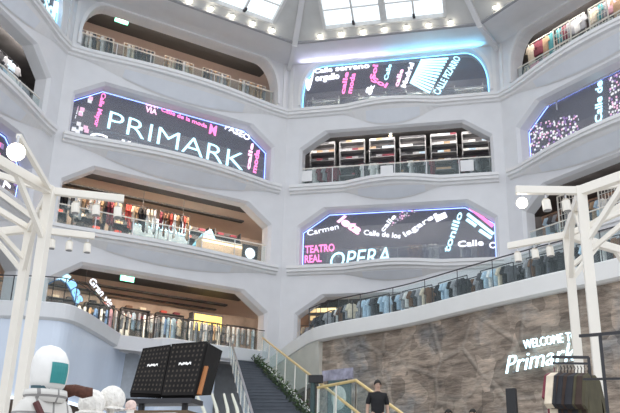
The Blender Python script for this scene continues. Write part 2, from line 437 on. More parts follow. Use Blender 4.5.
PROTO = {}
def rail_proto(w, h, dark):
    k = ('rail', w, h, dark)
    if k not in PROTO:
        t = thing('clothes_rail', 'x', 'clothes rail'); m = DSTEEL if dark else WMETAL
        for s in (-1, 1):
            part(B().tube([(s*w/2, 0, 0), (s*w/2, 0, h)], .018, 6), 'upright', m, t)
            part(B().box(s*w/2-.03, -.22, 0, s*w/2+.03, .22, .03), 'foot', m, t)
        part(B().tube([(-w/2, 0, h), (w/2, 0, h)], .018, 6), 'rail', m, t)
        PROTO[k] = [t, False]
    return PROTO[k]
def shelf_proto(w, h, m):
    k = ('shelf', w, h, m.name)
    if k not in PROTO:
        t = thing('shelving_unit', 'x', 'shelving')
        part(B().box(-w/2, .33, 0, w/2, .36, h), 'back_panel', DARKW if m != WMETAL else TRIM, t)
        for s in (-1, 1): part(B().box(s*w/2-.02, -.02, 0, s*w/2+.02, .36, h), 'side_panel', m, t)
        z = .35
        while z < h+.01: part(B().box(-w/2+.02, 0, z-.03, w/2-.02, .33, z), 'shelf', m, t); z += .45
        PROTO[k] = [t, False]
    return PROTO[k]
def grid_proto(w, h):
    k = ('grid', w, h)
    if k not in PROTO:
        t = thing('grid_panel', 'x', 'display panel')
        b = B()
        for s in (-1, 1): b.beam((s*w/2, 0, 0), (s*w/2, 0, h), .05)
        b.beam((-w/2, 0, h), (w/2, 0, h), .05); b.beam((-w/2, 0, .5), (w/2, 0, .5), .05)
        part(b, 'frame', WMETAL, t)
        b = B()
        for q in range(1, 6): b.beam((-w/2+w*q/6, 0, .5), (-w/2+w*q/6, 0, h), .018)
        for q in range(1, 7): b.beam((-w/2, 0, .5+(h-.5)*q/7), (w/2, 0, .5+(h-.5)*q/7), .018)
        part(b, 'wire_grid', WMETAL, t)
        PROTO[k] = [t, False]
    return PROTO[k]
def put(pr, loc, rz, label, group=None):
    if not pr[1]:
        pr[1] = True; o = pr[0]; o.location = loc; o.rotation_euler = (0, 0, rz); o['label'] = label
        if group: o['group'] = group
        return o
    return dup(pr[0], loc, rz, label, group)
SWE = {}
def sweater(c, loc, rz, label, group):
    if c not in SWE:
        b = B(); secs = []
        for x, k in ((-.17, .7), (-.15, 1), (.15, 1), (.17, .7)):
            secs.append([(x, -.13*k, .01), (x, .13*k, .01), (x, .13*k, .07+.05*k), (x, -.13*k, .07+.05*k)])
        b.loft(secs, close=True); b.box(-.15, -.135, .055, .15, -.12, .075)
        SWE[c] = b.mesh('folded_sweater', fab(c))
    o = bpy.data.objects.new('folded_sweater', SWE[c]); COL.objects.link(o); o.location = loc; o.rotation_euler = (0, 0, rz)
    return tag(o, label, 'sweater', group)
def where(i, l): return '%s %s gallery' % (LNAME[l], FNAME[i])
def ordn(k): return ('first','second','third','fourth','fifth','sixth','seventh','eighth','ninth','tenth','eleventh','twelfth','thirteenth')[k]
def clothes_row(i, l, y, us, cols, h=1.6, w=1.5, n=6, dark=True, kinds=('shirt','coat'), nm='front', side_on=True, sc=1.):
    f = F[i]
    for k, u in enumerate(us):
        z = ZL[l]
        put(rail_proto(w, h, dark), f.w(u, y, z), f.rz, '%s clothes rail from the left, %s row of the %s' % (ordn(k), nm, where(i, l)))
        for q in range(n):
            c = random.choice(cols); kd = random.choice(kinds)
            x = u-w/2+w*(q+.5)/n
            a = f.rz+(R(random.uniform(50, 75)) if side_on else R(random.uniform(-12, 12)))
            garment(kd, c, f.w(x, y, z+h-.085*sc), a, '%s %s on the %s %s rail in the %s' % (c, {'shirt':'shirt','coat':'long coat','trousers':'pair of trousers'}[kd], ordn(k), nm, where(i, l)),
                    'garments on the rails of the '+where(i, l), sc)
def shelf_row(i, l, y, us, cols, w=1.4, h=2.2, m=DSTEEL, rows=(1,2,3,4), per=3, nm='back'):
    f = F[i]
    for k, u in enumerate(us):
        put(shelf_proto(w, h, m), f.w(u, y, ZL[l]), f.rz, '%s shelving unit from the left along the %s of the %s' % (ordn(k), nm, where(i, l)))
        for r_ in rows:
            z = .35+.45*r_
            if z > h+.2: continue
            for q in range(per):
                c = random.choice(cols)
                sweater(c, f.w(u-w/2+w*(q+.5)/per, y+.16, ZL[l]+z), f.rz, '%s folded sweater on the %s shelving unit of the %s' % (c, ordn(k), where(i, l)), 'folded sweaters in the '+where(i, l))
def balustrade(i, l, y=None, u0=None, u1=None, npan=6):
    f = F[i]; u0 = u0 or UIN[i][0]+.1; u1 = u1 or f.L-UIN[i][1]-.1; z = ZL[l]
    t = thing('glass_balustrade', 'glass balustrade with steel handrail along the front edge of the '+where(i, l), 'balustrade', f.w(0, 0, z), f.rz)
    P = lambda u: (u, (.08-bow(i, l, u)[0]*.85) if y is None else y)
    N = npan*2
    for k in range(npan):
        a = u0+(u1-u0)*k/npan+.03; c = u0+(u1-u0)*(k+1)/npan-.03; m_ = (a+c)/2
        secs = []
        for u in (a, m_, c):
            x, yy = P(u); secs.append([(x, yy-.008, .06), (x, yy+.008, .06), (x, yy+.008, .98), (x, yy-.008, .98)])
        part(B().loft(secs, close=True), 'glass_panel', GLASS, t)
    for k in range(npan+1):
        x, yy = P(u0+(u1-u0)*k/npan); part(B().box(x-.02, yy-.02, .03, x+.02, yy+.02, 1.03), 'post', STEEL, t)
    part(B().tube([(*P(u0+(u1-u0)*k/N), 1.04) for k in range(N+1)], .03, 6), 'handrail', WMETAL, t)
    return t
for i, l in ((1,4),(1,2),(1,3),(2,3),(3,4),(3,2),(0,3),(2,2),(3,3),(2,4)):
    balustrade(i, l, y=.95 if (i, l) in ((1,3),(2,2),(3,3),(2,4)) else .3 if (i, l)[1] < 5 else None)

MIX = ['black','charcoal','grey','white','cream','tan','brown','burgundy','blue','pink']
WARM = ['brown','tan','cream','black','charcoal','white','burgundy','red']
COOL = ['charcoal','grey','white','pale blue','black','blue']
ev = lambda a, b, n: [a+(b-a)*k/(n-1) for k in range(n)]
# left facade
clothes_row(1, 4, 1.2, ev(1.5, 9.5, 5), ['white','cream','grey','tan','charcoal','black'], n=8, h=1.75, nm='front', dark=False)
clothes_row(1, 4, 4.6, ev(2, 9, 4), MIX, n=6, nm='back', h=1.7)
clothes_row(1, 2, 1.5, ev(1.3, 6.1, 4), WARM, n=9, h=2.1, nm='front', w=1.45)
shelf_row(1, 2, 3.2, ev(1.0, 9.6, 6), WARM, h=2.4, nm='back', rows=(2,3,4), per=2)
clothes_row(1, 3, 2.4, ev(2, 9, 4), ['charcoal','grey','pale blue','white'], n=6, nm='middle')
clothes_row(1, 1, 1.6, ev(4.3, 9.8, 4), ['white','cream','grey','charcoal','white','pale blue','pink'], n=6, nm='front', h=1.4)
clothes_row(1, 1, 3.6, ev(1.5, 9.5, 5), ['white','cream','grey','charcoal','tan','blue'], n=6, nm='middle', h=1.8)
shelf_row(1, 1, 6.3, ev(1, 10, 6), WARM, h=2.6, nm='back', rows=(4,5), per=2)
# centre facade
shelf_row(2, 3, 1.9, ev(1.4, 9.0, 6), ['grey','white','charcoal','black','pale blue','tan','burgundy'], h=3.1, m=mat('grey_shelf', (.30,.30,.31), .5), w=1.25, per=4, nm='back', rows=(2,3,4,5,6))
clothes_row(2, 3, 1.25, ev(1.6, 8.7, 4), ['charcoal','black','grey','white','burgundy'], n=6, h=1.55, nm='front')
clothes_row(2, 1, 1.4, ev(1.2, 9.0, 5), ['white','cream','charcoal','black','tan','grey'], n=6, nm='front')
shelf_row(2, 1, 4.6, ev(1.0, 9.3, 6), WARM, h=2.4, nm='back', rows=(3,4), per=2)
clothes_row(2, 2, 2.2, ev(1.4, 8.8, 4), ['charcoal','grey','white','tan','brown'], n=6, nm='middle')
shelf_row(2, 4, 2.4, ev(1.4, 8.8, 4), ['grey','white','charcoal'], h=2.0, m=WMETAL, nm='back', rows=(3,), per=2)
# right facade
clothes_row(3, 4, .82, ev(1.6, 6.8, 4), ['white','cream','pink','tan','grey','pale blue'], n=7, h=1.3, nm='front', dark=False, side_on=False, sc=.75)
clothes_row(3, 4, 1.3, ev(1.5, 7.0, 4), ['cream','white','pink','tan','grey','teal','burgundy'], h=2.7, nm='back', n=5, dark=False, side_on=False)
clothes_row(3, 2, 1.5, ev(1.6, 6.8, 4), ['charcoal','black','grey','tan','brown','white','pale blue'], n=6, h=2.0, nm='front')
shelf_row(3, 2, 3.1, ev(1.5, 7.0, 4), ['black','charcoal','brown','grey'], h=2.4, nm='back', rows=(3,4), per=2)
clothes_row(3, 3, 2.0, ev(2, 7, 3), ['grey','white','charcoal'], n=6, nm='middle')
clothes_row(3, 1, 1.4, ev(1.5, 6.5, 3), COOL, n=6, nm='front')
# far left facade
clothes_row(0, 3, .95, ev(5.6, 8.6, 3), ['grey','white','charcoal','black','pale blue'], n=4, h=1.7, w=1.3, nm='front', side_on=False)
clothes_row(0, 3, 1.5, ev(5.6, 8.6, 3), ['grey','charcoal','black','pale blue'], n=4, h=2.65, w=1.3, nm='back', side_on=False)
shelf_row(0, 3, 2.4, ev(5.3, 8.9, 3), ['charcoal','black','grey','white'], h=2.5, nm='back', rows=(3,4), per=2)
# framed wire panels on the right facade
for l, us in ((4, (3.0, 5.0)), (2, (2.4, 4.5, 6.0))):
    for k, u in enumerate(us):
        put(grid_proto(.95, 2.5), F[3].w(u, 1.02, ZL[l]), F[3].rz, '%s white framed wire display panel from the left in the %s' % (ordn(k), where(3, l)), None)
for k, u in enumerate((1.0, 4.9, 8.6)):          # pale boards on the balustrade of the centre facade
    o = B().box(-.3, -.02, 0, .3, .02, .55).build('display_board', TRIM, loc=F[2].w(u, .2, ZL[3]+.35), rz=F[2].rz, bevel=.01)
    tag(o, 'plain white board hung on the balustrade of the third centre gallery, %s from the left' % ordn(k), 'board')
o = B().box(-.35, -.02, 0, .35, .02, .5).build('display_board', TRIM, loc=F[2].w(8.7, 1.05, ZL[4]+.0), rz=F[2].rz, bevel=.01)
tag(o, 'plain white board behind the right end of the top centre gallery screen', 'board')
# bright spot lamp in the centre gallery
t = thing('spotlight', 'bright lit spot lamp hanging in the dark third centre gallery', 'lamp', F[2].w(4.95, 1.3, 18.55), 0)
part(B().tube([(0,0,.30), (0,0,0)], .015, 6), 'stem', DSTEEL, t); part(B().tube([(0,0,.1), (0,-.05,-.05)], .07, 10), 'housing', WMETAL, t)
part(B().ball((0,-.05,-.06), .075, .06, .05), 'lens', glow('spot_lens', (1,.82,.5), 12), t)

# signs in the galleries
def sign_panel(name, label, i, u, y, z, w, h, m, cat='sign'):
    t = thing(name, label, cat, F[i].w(u, y, z), F[i].rz)
    part(B().box(-w/2, 0, 0, w/2, .06, h), 'panel', m, t); return t
G_EXIT = glow('exit_green', (.05, .65, .38), 1.0)
for l, u, y, z in ((4, 2.5, 1.2, 22.32), (1, 4.35, 2.0, 10.35)):
    t = sign_panel('exit_sign', 'green emergency exit sign with running figure under the ceiling of the '+where(1, l), 1, u, y, z, .62, .26, G_EXIT, 'exit sign')
    b = B(); b.ball((-.12, -.01, .2), .03, .012, .03, 8, 6); b.beam((-.12,-.01,.17), (-.15,-.01,.09), .035, .02); b.beam((-.15,-.01,.09), (-.21,-.01,.04), .025, .02); b.beam((-.15,-.01,.09), (-.08,-.01,.05), .025, .02); b.beam((-.12,-.01,.15), (-.05,-.01,.13), .02, .02)
    part(b, 'figure', G_WHITE, t)
    b = B(); b.box(.05, -.012, .1, .15, 0, .15); b.prism([(.15,.06), (.25,.125), (.15,.19)], -.012, 0); part(b, 'arrow', G_WHITE, t)
    part(B().tube([(0,.03,.26), (0,.03,ZC[l]-z)], .012, 6), 'hanger', DSTEEL, t)
t = thing('fitting_room_sign', 'cyan lit sign reading PROBADORES in the second left gallery', 'sign', F[1].w(5.9, 2.5, 13.1), F[1].rz)
part(B().box(-1.4, .02, -.45, 1.4, .1, .55), 'backing', mat('sign_backing', (.25,.33,.4), .5), t)
lettering(t, 'PROBADORES', (-1.3, .06), (1.3, -.02), .34, G_CYAN, y=0, bold=.02)
for u in (-1.0, 1.0): part(B().tube([(u,.05,.55), (u,.05,ZC[2]-13.1)], .012, 6), 'hanger', DSTEEL, t)
t = thing('canopy', 'pointed blue lit canopy beside the warm lit counter in the second left gallery', 'canopy', F[1].w(8.3, 2.6, 12.75), F[1].rz)
part(B().prism([(-.7,0), (.7,0), (.5,.25), (.1,.95), (-.15,.8)], -.05, .5), 'roof', glow('canopy_blue', (.22,.55,.75), .55), t)
for s in (-.6, .6): part(B().box(s-.03, .1, -1.15, s+.03, .16, 0), 'leg', DSTEEL, t)
t = thing('counter', 'warm lit pale counter below the blue canopy in the second left gallery', 'counter', F[1].w(8.75, 1.9, ZL[2]), F[1].rz)
part(B().box(-1.1, 0, 0, 1.1, .6, 1.35), 'body', mat('counter_wood', (.75,.58,.42), .5), t)
part(B().box(-1.15, -.05, 1.35, 1.15, .65, 1.40), 'top', TRIM, t); part(B().box(-1.1, -.02, 1.2, 1.1, 0, 1.3), 'glow_strip', glow('warm_strip', (1,.72,.42), 2.5), t)
t = thing('round_sign', 'black framed round white sign at the right end of the second left gallery', 'sign', F[1].w(9.75, 1.0, 12.35), F[1].rz)
part(B().box(-.4, 0, -.4, .4, .05, .4), 'board', BLACK, t); b = B(); b.tube([(0,-.02,0), (0,.0,0)], .26, 20); part(b, 'disc', G_WHITE, t)
part(B().box(-.03, .01, -.75, .03, .05, -.4), 'stand', DSTEEL, t)
for k, (z, u0, u1, y) in enumerate(((10.05, .8, 3.0, 2.0), (9.72, .9, 4.6, 2.2))):
    t = thing('sign_beam', 'warm gold lit sign beam, %s of two in the lowest centre gallery' % ('upper', 'lower')[k], 'sign', F[2].w((u0+u1)/2, y, z), F[2].rz)
    w = u1-u0; part(B().box(-w/2, 0, -.1, w/2, .1, .1), 'beam', glow('gold_sign', (.75,.52,.25), .35), t)
    for s in (-.4, .4): part(B().tube([(w*s,.05,.1), (w*s,.05,ZC[1]-z)], .012, 6), 'hanger', DSTEEL, t)
t = thing('display_case', 'yellow lit display case at the right end of the lowest left gallery', 'display case', F[1].w(9.3, 4.2, ZL[1]), F[1].rz)
part(B().box(-.8, 0, 0, .8, .5, 2.4), 'cabinet', DARKW, t); part(B().box(-.72, -.03, 1.5, .72, 0, 2.3), 'lit_panel', glow('yellow_panel', (.95,.68,.16), .9), t)

# ------------------------------------------------------------------ LED screens
def screen(i, l, label, strip=STRIPB, z0=None, top=True, u0=None):
    f = F[i]; t = thing('led_screen', label, 'screen', f.w(0, .68 if l < 4 else .16, ZL[l]), f.rz)
    poly = shrink(opening(i, l), .06 if l < 4 else .05)
    part(B().prism([(p[0], p[1]-ZL[l]) for p in poly], 0, .05), 'screen_panel', SCREEN, t)
    poly = shrink(opening(i, l), .16 if l < 4 else .07)
    pts = [(p[0], -.02, p[1]-ZL[l]-.04) for p in poly[1:]]+[(poly[0][0], -.02, poly[0][1]-ZL[l])]
    part(B().tube(pts, .022, 5), 'glow_strip', strip, t)  # glowing edge added to imitate the screen's light on the reveal
    return t
def T(t, l, s, p0, p1, h, m, **k): lettering(t, s, (p0[0], p0[1]-ZL[l]), (p1[0], p1[1]-ZL[l]), h, m, **k)
def Bq(t, l, p0, p1, w, m, **k): bar(t, (p0[0], p0[1]-ZL[l]), (p1[0], p1[1]-ZL[l]), w, m, **k)
def confetti_mat(name, cols, s, dens):
    if name in MATS: return MATS[name]
    m = bpy.data.materials.new(name); m.use_nodes = True; nt = m.node_tree; nt.nodes.clear()
    N = nt.nodes.new; out = N('ShaderNodeOutputMaterial'); tc = N('ShaderNodeTexCoord'); vo = N('ShaderNodeTexVoronoi'); vo.distance = 'CHEBYCHEV'
    vo.inputs['Scale'].default_value = 1/s; vo.inputs['Randomness'].default_value = .75
    nt.links.new(tc.outputs['Object'], vo.inputs['Vector'])
    lt = N('ShaderNodeMath'); lt.operation = 'LESS_THAN'; lt.inputs[1].default_value = .36; nt.links.new(vo.outputs['Distance'], lt.inputs[0])
    sp = N('ShaderNodeSeparateColor'); nt.links.new(vo.outputs['Color'], sp.inputs[0])
    l2 = N('ShaderNodeMath'); l2.operation = 'LESS_THAN'; l2.inputs[1].default_value = dens; nt.links.new(sp.outputs[0], l2.inputs[0])
    mu = N('ShaderNodeMath'); mu.operation = 'MULTIPLY'; nt.links.new(lt.outputs[0], mu.inputs[0]); nt.links.new(l2.outputs[0], mu.inputs[1])
    rp = N('ShaderNodeValToRGB'); rp.color_ramp.interpolation = 'CONSTANT'; nt.links.new(sp.outputs[1], rp.inputs[0])
    for k, c in enumerate(cols):
        e = rp.color_ramp.elements[k] if k < 2 else rp.color_ramp.elements.new(k/len(cols))
        e.position = k/len(cols); e.color = (*c, 1)
    em = N('ShaderNodeEmission'); em.inputs[1].default_value = 1.05; nt.links.new(rp.outputs[0], em.inputs[0])
    tr = N('ShaderNodeBsdfTransparent'); mx = N('ShaderNodeMixShader')
    nt.links.new(mu.outputs[0], mx.inputs[0]); nt.links.new(tr.outputs[0], mx.inputs[1]); nt.links.new(em.outputs[0], mx.inputs[2]); nt.links.new(mx.outputs[0], out.inputs[0])
    MATS[name] = m; return m
cW, cP, cL, cB, cV = (.92,.93,1), (1,.28,.62), (1,.62,.85), (.32,.62,.95), (.34,.24,.5)
def confetti(t, l, region, cols, s=.12, dens=.7, name='confetti'):
    part(B().prism([(p[0], p[1]-ZL[l]) for p in region], -.05, -.03), 'confetti_pattern', confetti_mat(name, cols, s, dens), t)
# left facade, third level: PRIMARK
t = screen(1, 3, 'dark transparent LED screen reading PRIMARK in the third left gallery')
T(t, 3, 'PRIMARK', (2.27,16.60), (8.95,16.22), .86, G_CYAN, bold=-.012, label='large pale cyan lettering PRIMARK')
T(t, 3, 'Calle Mayor', (1.86,18.22), (1.70,16.55), .2, G_PINK, bold=.02, label='pink vertical lettering')
T(t, 3, 'GRAN', (3.86,18.22), (4.48,18.20), .24, G_LPINK, bold=.03); T(t, 3, 'VIA', (3.90,17.90), (4.45,17.88), .26, G_LPINK, bold=.03)
T(t, 3, 'Calle de la moda', (4.63,18.13), (6.95,17.90), .2, G_PINK, bold=.02)
T(t, 3, 'M', (7.07,17.67), (7.43,17.64), .5, G_PINK, bold=.03)
T(t, 3, 'PASEO', (7.87,18.12), (9.2,17.84), .3, G_WHITE, bold=.02)
T(t, 3, 'calle', (9.32,16.35), (9.45,17.75), .2, G_LPINK, bold=.03); T(t, 3, 'moda', (9.66,16.25), (9.80,17.5), .24, G_PINK, bold=.03)
T(t, 3, 'Calle', (1.56,15.8), (4.03,15.8), .46, G_WHITE, bold=.01)
confetti(t, 3, ((.75,15.9), (1.5,15.9), (1.6,18.2), (1.0,17.9)), (cW, cP, cW, cL), .26, .6, 'confetti_checks')
Bq(t, 3, (1.7,18.32), (9.2,18.32), .07, mat('grey_rail', (.55,.56,.6), .4), name='top_rail', y=-.06)
# centre facade, top level
t = screen(2, 4, 'transparent LED screen with diagonal cyan stripes in the top centre gallery', STRIPC)
T(t, 4, '(', (1.10,20.75), (1.16,21.95), .3, G_WHITE, bold=.03)
T(t, 4, 'Calle', (1.30,21.72), (2.22,21.74), .25, G_WHITE, bold=.03); T(t, 4, 'serrano', (2.38,21.74), (4.1,21.75), .2, G_WHITE, bold=.03)
T(t, 4, 'orgullo', (1.35,21.28), (2.59,21.30), .34, G_WHITE, bold=.04)
T(t, 4, 'calle', (2.85,20.4), (3.05,21.6), .22, G_PINK, bold=.03); T(t, 4, 'moda', (3.2,20.4), (3.4,21.5), .24, G_PINK, bold=.03)
T(t, 4, 'Sol', (4.35,21.05), (4.52,21.85), .26, G_PINK, bold=.03); T(t, 4, 'Sol', (4.15,21.0), (4.9,20.55), .26, G_PINK, bold=.03)
T(t, 4, '&', (4.15,20.2), (4.35,20.75), .32, G_WHITE, bold=.03)
T(t, 4, 'Calle', (4.98,20.95), (5.2,21.8), .2, G_CYAN, bold=.02)
T(t, 4, 'calle', (5.5,20.55), (5.78,21.45), .22, G_LPINK, bold=.03); T(t, 4, 'Madrid', (5.85,20.45), (6.3,21.75), .24, G_WHITE, bold=.03)
for k in range(12):
    a = k/11; Bq(t, 4, (6.08+(6.62-6.08)*a, 20.75+(21.9-20.75)*a), (7.02+(7.95-7.02)*a, 20.08+(21.85-20.08)*a), .10, G_CYAN, name='stripe')
T(t, 4, 'CALLE PIZARRO', (7.45,19.9), (8.55,21.8), .34, G_CYAN, bold=.01)
# centre facade, second level: OPERA
t = screen(2, 2, 'transparent LED screen reading OPERA in the second centre gallery')
T(t, 2, 'TEATRO', (.95,12.47), (2.36,12.52), .36, G_PINK, bold=.02); T(t, 2, 'REAL', (.95,12.0), (1.75,12.03), .36, G_PINK, bold=.02)
T(t, 2, 'OPERA', (2.18,11.66), (4.96,11.82), .78, G_CYAN, shear=.25, label='large pale cyan slanted lettering OPERA')
T(t, 2, 'leta', (2.45,13.98), (3.48,13.25), .44, G_LPINK, bold=.04, shear=.2)
T(t, 2, 'Carmen', (1.05,13.32), (2.55,13.6), .26, G_WHITE)
T(t, 2, 'Calle de los', (3.72,13.25), (5.43,12.98), .24, G_WHITE, bold=.01); T(t, 2, 'lagares', (5.66,13.04), (7.2,14.0), .25, G_WHITE, bold=.01)
T(t, 2, 'calle', (4.65,13.33), (5.26,14.05), .22, G_WHITE, bold=.01)
T(t, 2, 'tonillo', (7.61,12.19), (8.3,14.05), .30, G_CYAN, bold=.02)
confetti(t, 2, ((4.9,13.55), (6.3,14.3), (6.4,14.35), (5.5,14.3)), (cL, cV, cL, (.5,.5,.55)), .11, .9, 'confetti_grey')
b = B(); b.prism([(7.0,2.35), (7.5,2.55), (7.6,2.3), (7.1,2.08)], -.05, -.02); part(b, 'light_block', G_WHITE, t)
for p, q, m in (((8.62,14.3),(9.6,13.35),G_PINK), ((8.95,14.3),(9.62,13.68),G_WHITE), ((8.5,14.0),(9.6,12.98),G_CYAN), ((8.45,13.75),(8.86,13.4),G_CYAN), ((9.0,13.2),(9.5,12.8),G_CYAN)):
    Bq(t, 2, p, q, .15, m, name='stripe')
T(t, 2, 'Calle', (8.02,12.45), (9.15,12.48), .27, G_WHITE, bold=.02); T(t, 2, 'C', (9.4,12.32), (9.65,12.33), .28, G_WHITE, bold=.02)
# right facade, third level: confetti and Calle de
t = screen(3, 3, 'transparent LED screen with pink and white confetti in the third right gallery')
confetti(t, 3, ((.98,16.0), (3.65,16.3), (3.76,17.25), (1.05,17.75)), (cW, cL, cW, cV), .12, .85, 'confetti_pink')
confetti(t, 3, ((5.2,16.4), (7.6,16.3), (7.6,18.2), (5.4,18.15)), (cW, cL, cW, cV), .12, .85, 'confetti_pink')
T(t, 3, 'Calle de', (4.86,16.4), (5.1,18.2), .34, G_CYAN, bold=.02, label='pale cyan vertical lettering Calle de')
T(t, 3, 'C', (1.3,15.75), (1.75,15.75), .5, G_WHITE); T(t, 3, 'alle', (1.9,15.75), (3.1,15.75), .4, G_BLUE)
Bq(t, 3, (1.9,18.28), (7.8,18.28), .07, MATS['grey_rail'], name='top_rail', y=-.06); Bq(t, 3, (2.67,17.85), (2.67,18.28), .06, MATS['grey_rail'], name='bracket', y=-.06)
# far left facade, top and second level
t = screen(0, 4, 'bright cyan LED screen in the top far left gallery at the upper left corner', STRIPC)
for k in range(9):
    a = random.Random(k); x = 6.5+k*.36; z = 20.1+a.random()*1.2
    part(B().prism([(x, z-19.6), (x+.3, z-19.4), (x+.25, z-18.95), (x-.05, z-19.05)], -.05, -.02), 'light_block', (G_CYAN, G_WHITE, G_BLUE)[k % 3], t)
T(t, 4, 'Sol', (8.3,20.2), (9.2,20.2), .7, G_CYAN, bold=.03)
for k in range(4): Bq(t, 4, (5.2+k*.5,19.9), (5.9+k*.5,21.9), .16, G_CYAN, name='stripe')
t = screen(0, 2, 'violet and blue LED screen in the second far left gallery behind the left white frame')
T(t, 2, 'T', (8.72,12.3), (8.85,12.85), .4, G_WHITE, bold=.02)
confetti(t, 2, ((5.5,12.2), (8.0,12.2), (8.0,14.0), (5.5,14.0)), (cP, cV, cV), .3, .6, 'confetti_violet')
confetti(t, 2, ((8.9,12.2), (9.2,12.0), (9.2,14.0), (8.6,13.8)), (cB, cV), .3, .8, 'confetti_blue')
# lowest left gallery: hanging letter ribbons
t = thing('letter_ribbon', 'arched blue and white lettering ribbon hanging at the far left of the lowest left gallery', 'sign', F[1].w(0, .7, 0), F[1].rz)
arc = [(.75,9.45), (.95,9.62), (1.2,9.68), (1.45,9.55), (1.65,9.3), (1.8,9.0), (1.95,8.75)]
for k in range(6):
    T(t, 1, 'Calles'[k], (arc[k][0], arc[k][1]+ZL[1]), (arc[k+1][0], arc[k+1][1]+ZL[1]), .3, (G_CYAN, G_BLUE)[k > 2], y=0, bold=.03)
part(B().tube([(a, .03, z-.05) for a, z in arc], .04, 6), 'band', mat('ribbon_blue', (.12,.25,.45), .5), t)
t = thing('letter_ribbon', 'slanting white lettering ribbon reading Gran via in the lowest left gallery', 'sign', F[1].w(0, .7, 0), F[1].rz)
T(t, 1, 'Gran via', (2.3,9.75+ZL[1]), (3.3,8.8+ZL[1]), .27, G_WHITE, y=0, bold=.02)
part(B().tube([(2.2,.04,9.72), (3.3,.04,8.7)], .03, 6), 'band', DSTEEL, t); part(B().tube([(2.2,.04,9.72), (2.2,.04,ZC[1])], .012, 6), 'hanger', DSTEEL, t)

# ------------------------------------------------------------------ floors, mezzanine wings, stone wall
GZ = 2.2
struct(B().slab([(-40,-40), (40,-40), (40,-7), (-40,-7)], -.2, 0).build('floor', FLOORM))
struct(B().slab([(-40,-7), (40,-7), (40,40), (-40,40)], GZ-.3, GZ).build('ground_floor', FLOORM))
struct(B().box(-40, -7.1, 0, 40, -7, GZ).build(trim_name(), WALL))
def smooth(pts, n=8):
    P = [Vector(p) for p in pts]; P = [P[0]*2-P[1]]+P+[P[-1]*2-P[-2]]; out = []
    for i in range(1, len(P)-2):
        for k in range(n):
            t = k/n; a, b, c, d = P[i-1:i+3]
            out.append(.5*((2*b)+(c-a)*t+(2*a-5*b+4*c-d)*t*t+(3*b-a-3*c+d)*t**3))
    out.append(P[-2]); return out
def offs(path, k):          # offset a plan path sideways (positive: to its left)
    o = []
    for i, p in enumerate(path):
        d = (path[min(i+1, len(path)-1)]-path[max(i-1, 0)]).normalized(); o.append(p+Vector((-d.y, d.x))*k)
    return o
def fascia(path, prof, name, m, dz=()):     # prof: (offset to the left, z)
    secs = []; os_ = {k: offs(path, k) for k, z in prof}
    for i in range(len(path)): secs.append([(os_[k][i].x, os_[k][i].y, z+(dz[i] if i < len(dz) else 0)) for k, z in prof])
    return struct(B().loft(secs, close=True).build(name, m))
V2 = lambda v: Vector((v[0], v[1]))
MZ = ZL[1]
right_path = [V2(at_z(265, 361, MZ-.62)), V2(at_z(287, 345, MZ-.18)), V2(at_z(307, 331, MZ+.08)), V2(at_z(318, 326.5, MZ+.1)), V2(at_z(340, 321.5, MZ+.1))]+[V2(at_z(x, y, MZ+.1)) for x, y in ((400,310.5),(465,294),(540,275.5),(620,257))]+[Vector((12.5,-5.2))]
right_path = smooth(right_path, 6)
RDZ = [-.72+.44*k/6 for k in range(6)]+[-.28+.26*(k/6)**.8 for k in range(6)]+[-.02+.02*k/6 for k in range(6)]     # the band dips towards the stair head
left_path = [V2(at_z(x, y, MZ+.1)) for x, y in ((-60,297),(0,300),(45,301.5),(75,306),(100,320),(118,332))]+[V2(at_z(135, 340.5, MZ+.1)), V2(F[1].w(5.4, -.12, 0)), V2(F[1].w(7.5, -.1, 0)), V2(F[1].w(10.3, -.1, 0))]
left_path = smooth(left_path, 6)
# both paths run left to right; the well (camera side) lies on their right
EDGE = [(0, MZ+.10), (-.06, MZ+.06), (-.02, MZ-.40), (.08, MZ-.46), (.5, MZ-.46), (.5, MZ+.10)]
RIM = mat('white_band', (.86, .85, .82), .35, noise=.02, scale=2)
fascia(right_path, EDGE, 'mezzanine_floor', RIM, RDZ); fascia(left_path, [(0, MZ+.10), (-.06, MZ+.06), (-.02, MZ-.42), (.08, MZ-.50), (.5, MZ-.50), (.5, MZ+.10)], 'mezzanine_floor', mat('left_band', (.78, .79, .80), .35, noise=.02, scale=2))
rp = [(p.x, p.y) for p in offs(right_path, .5)][9:]; poly = rp+[(12.6,4.8), (5.2,12.2), (-4.2,12.3)]
struct(B().slab(poly, MZ-.44, MZ-.01).build('mezzanine_floor', FLOORM))
lp_ = [(p.x, p.y) for p in offs(left_path, .5)]; lp_ = [q for q in lp_]
A1 = F[1].w(10.4, .3, 0); poly = lp_+[(A1[0], A1[1]), (-12.6, 4.9), (-13.5, 4.0), (-18, 3)]
struct(B().slab(poly, MZ-.44, MZ-.01).build('mezzanine_floor', FLOORM))
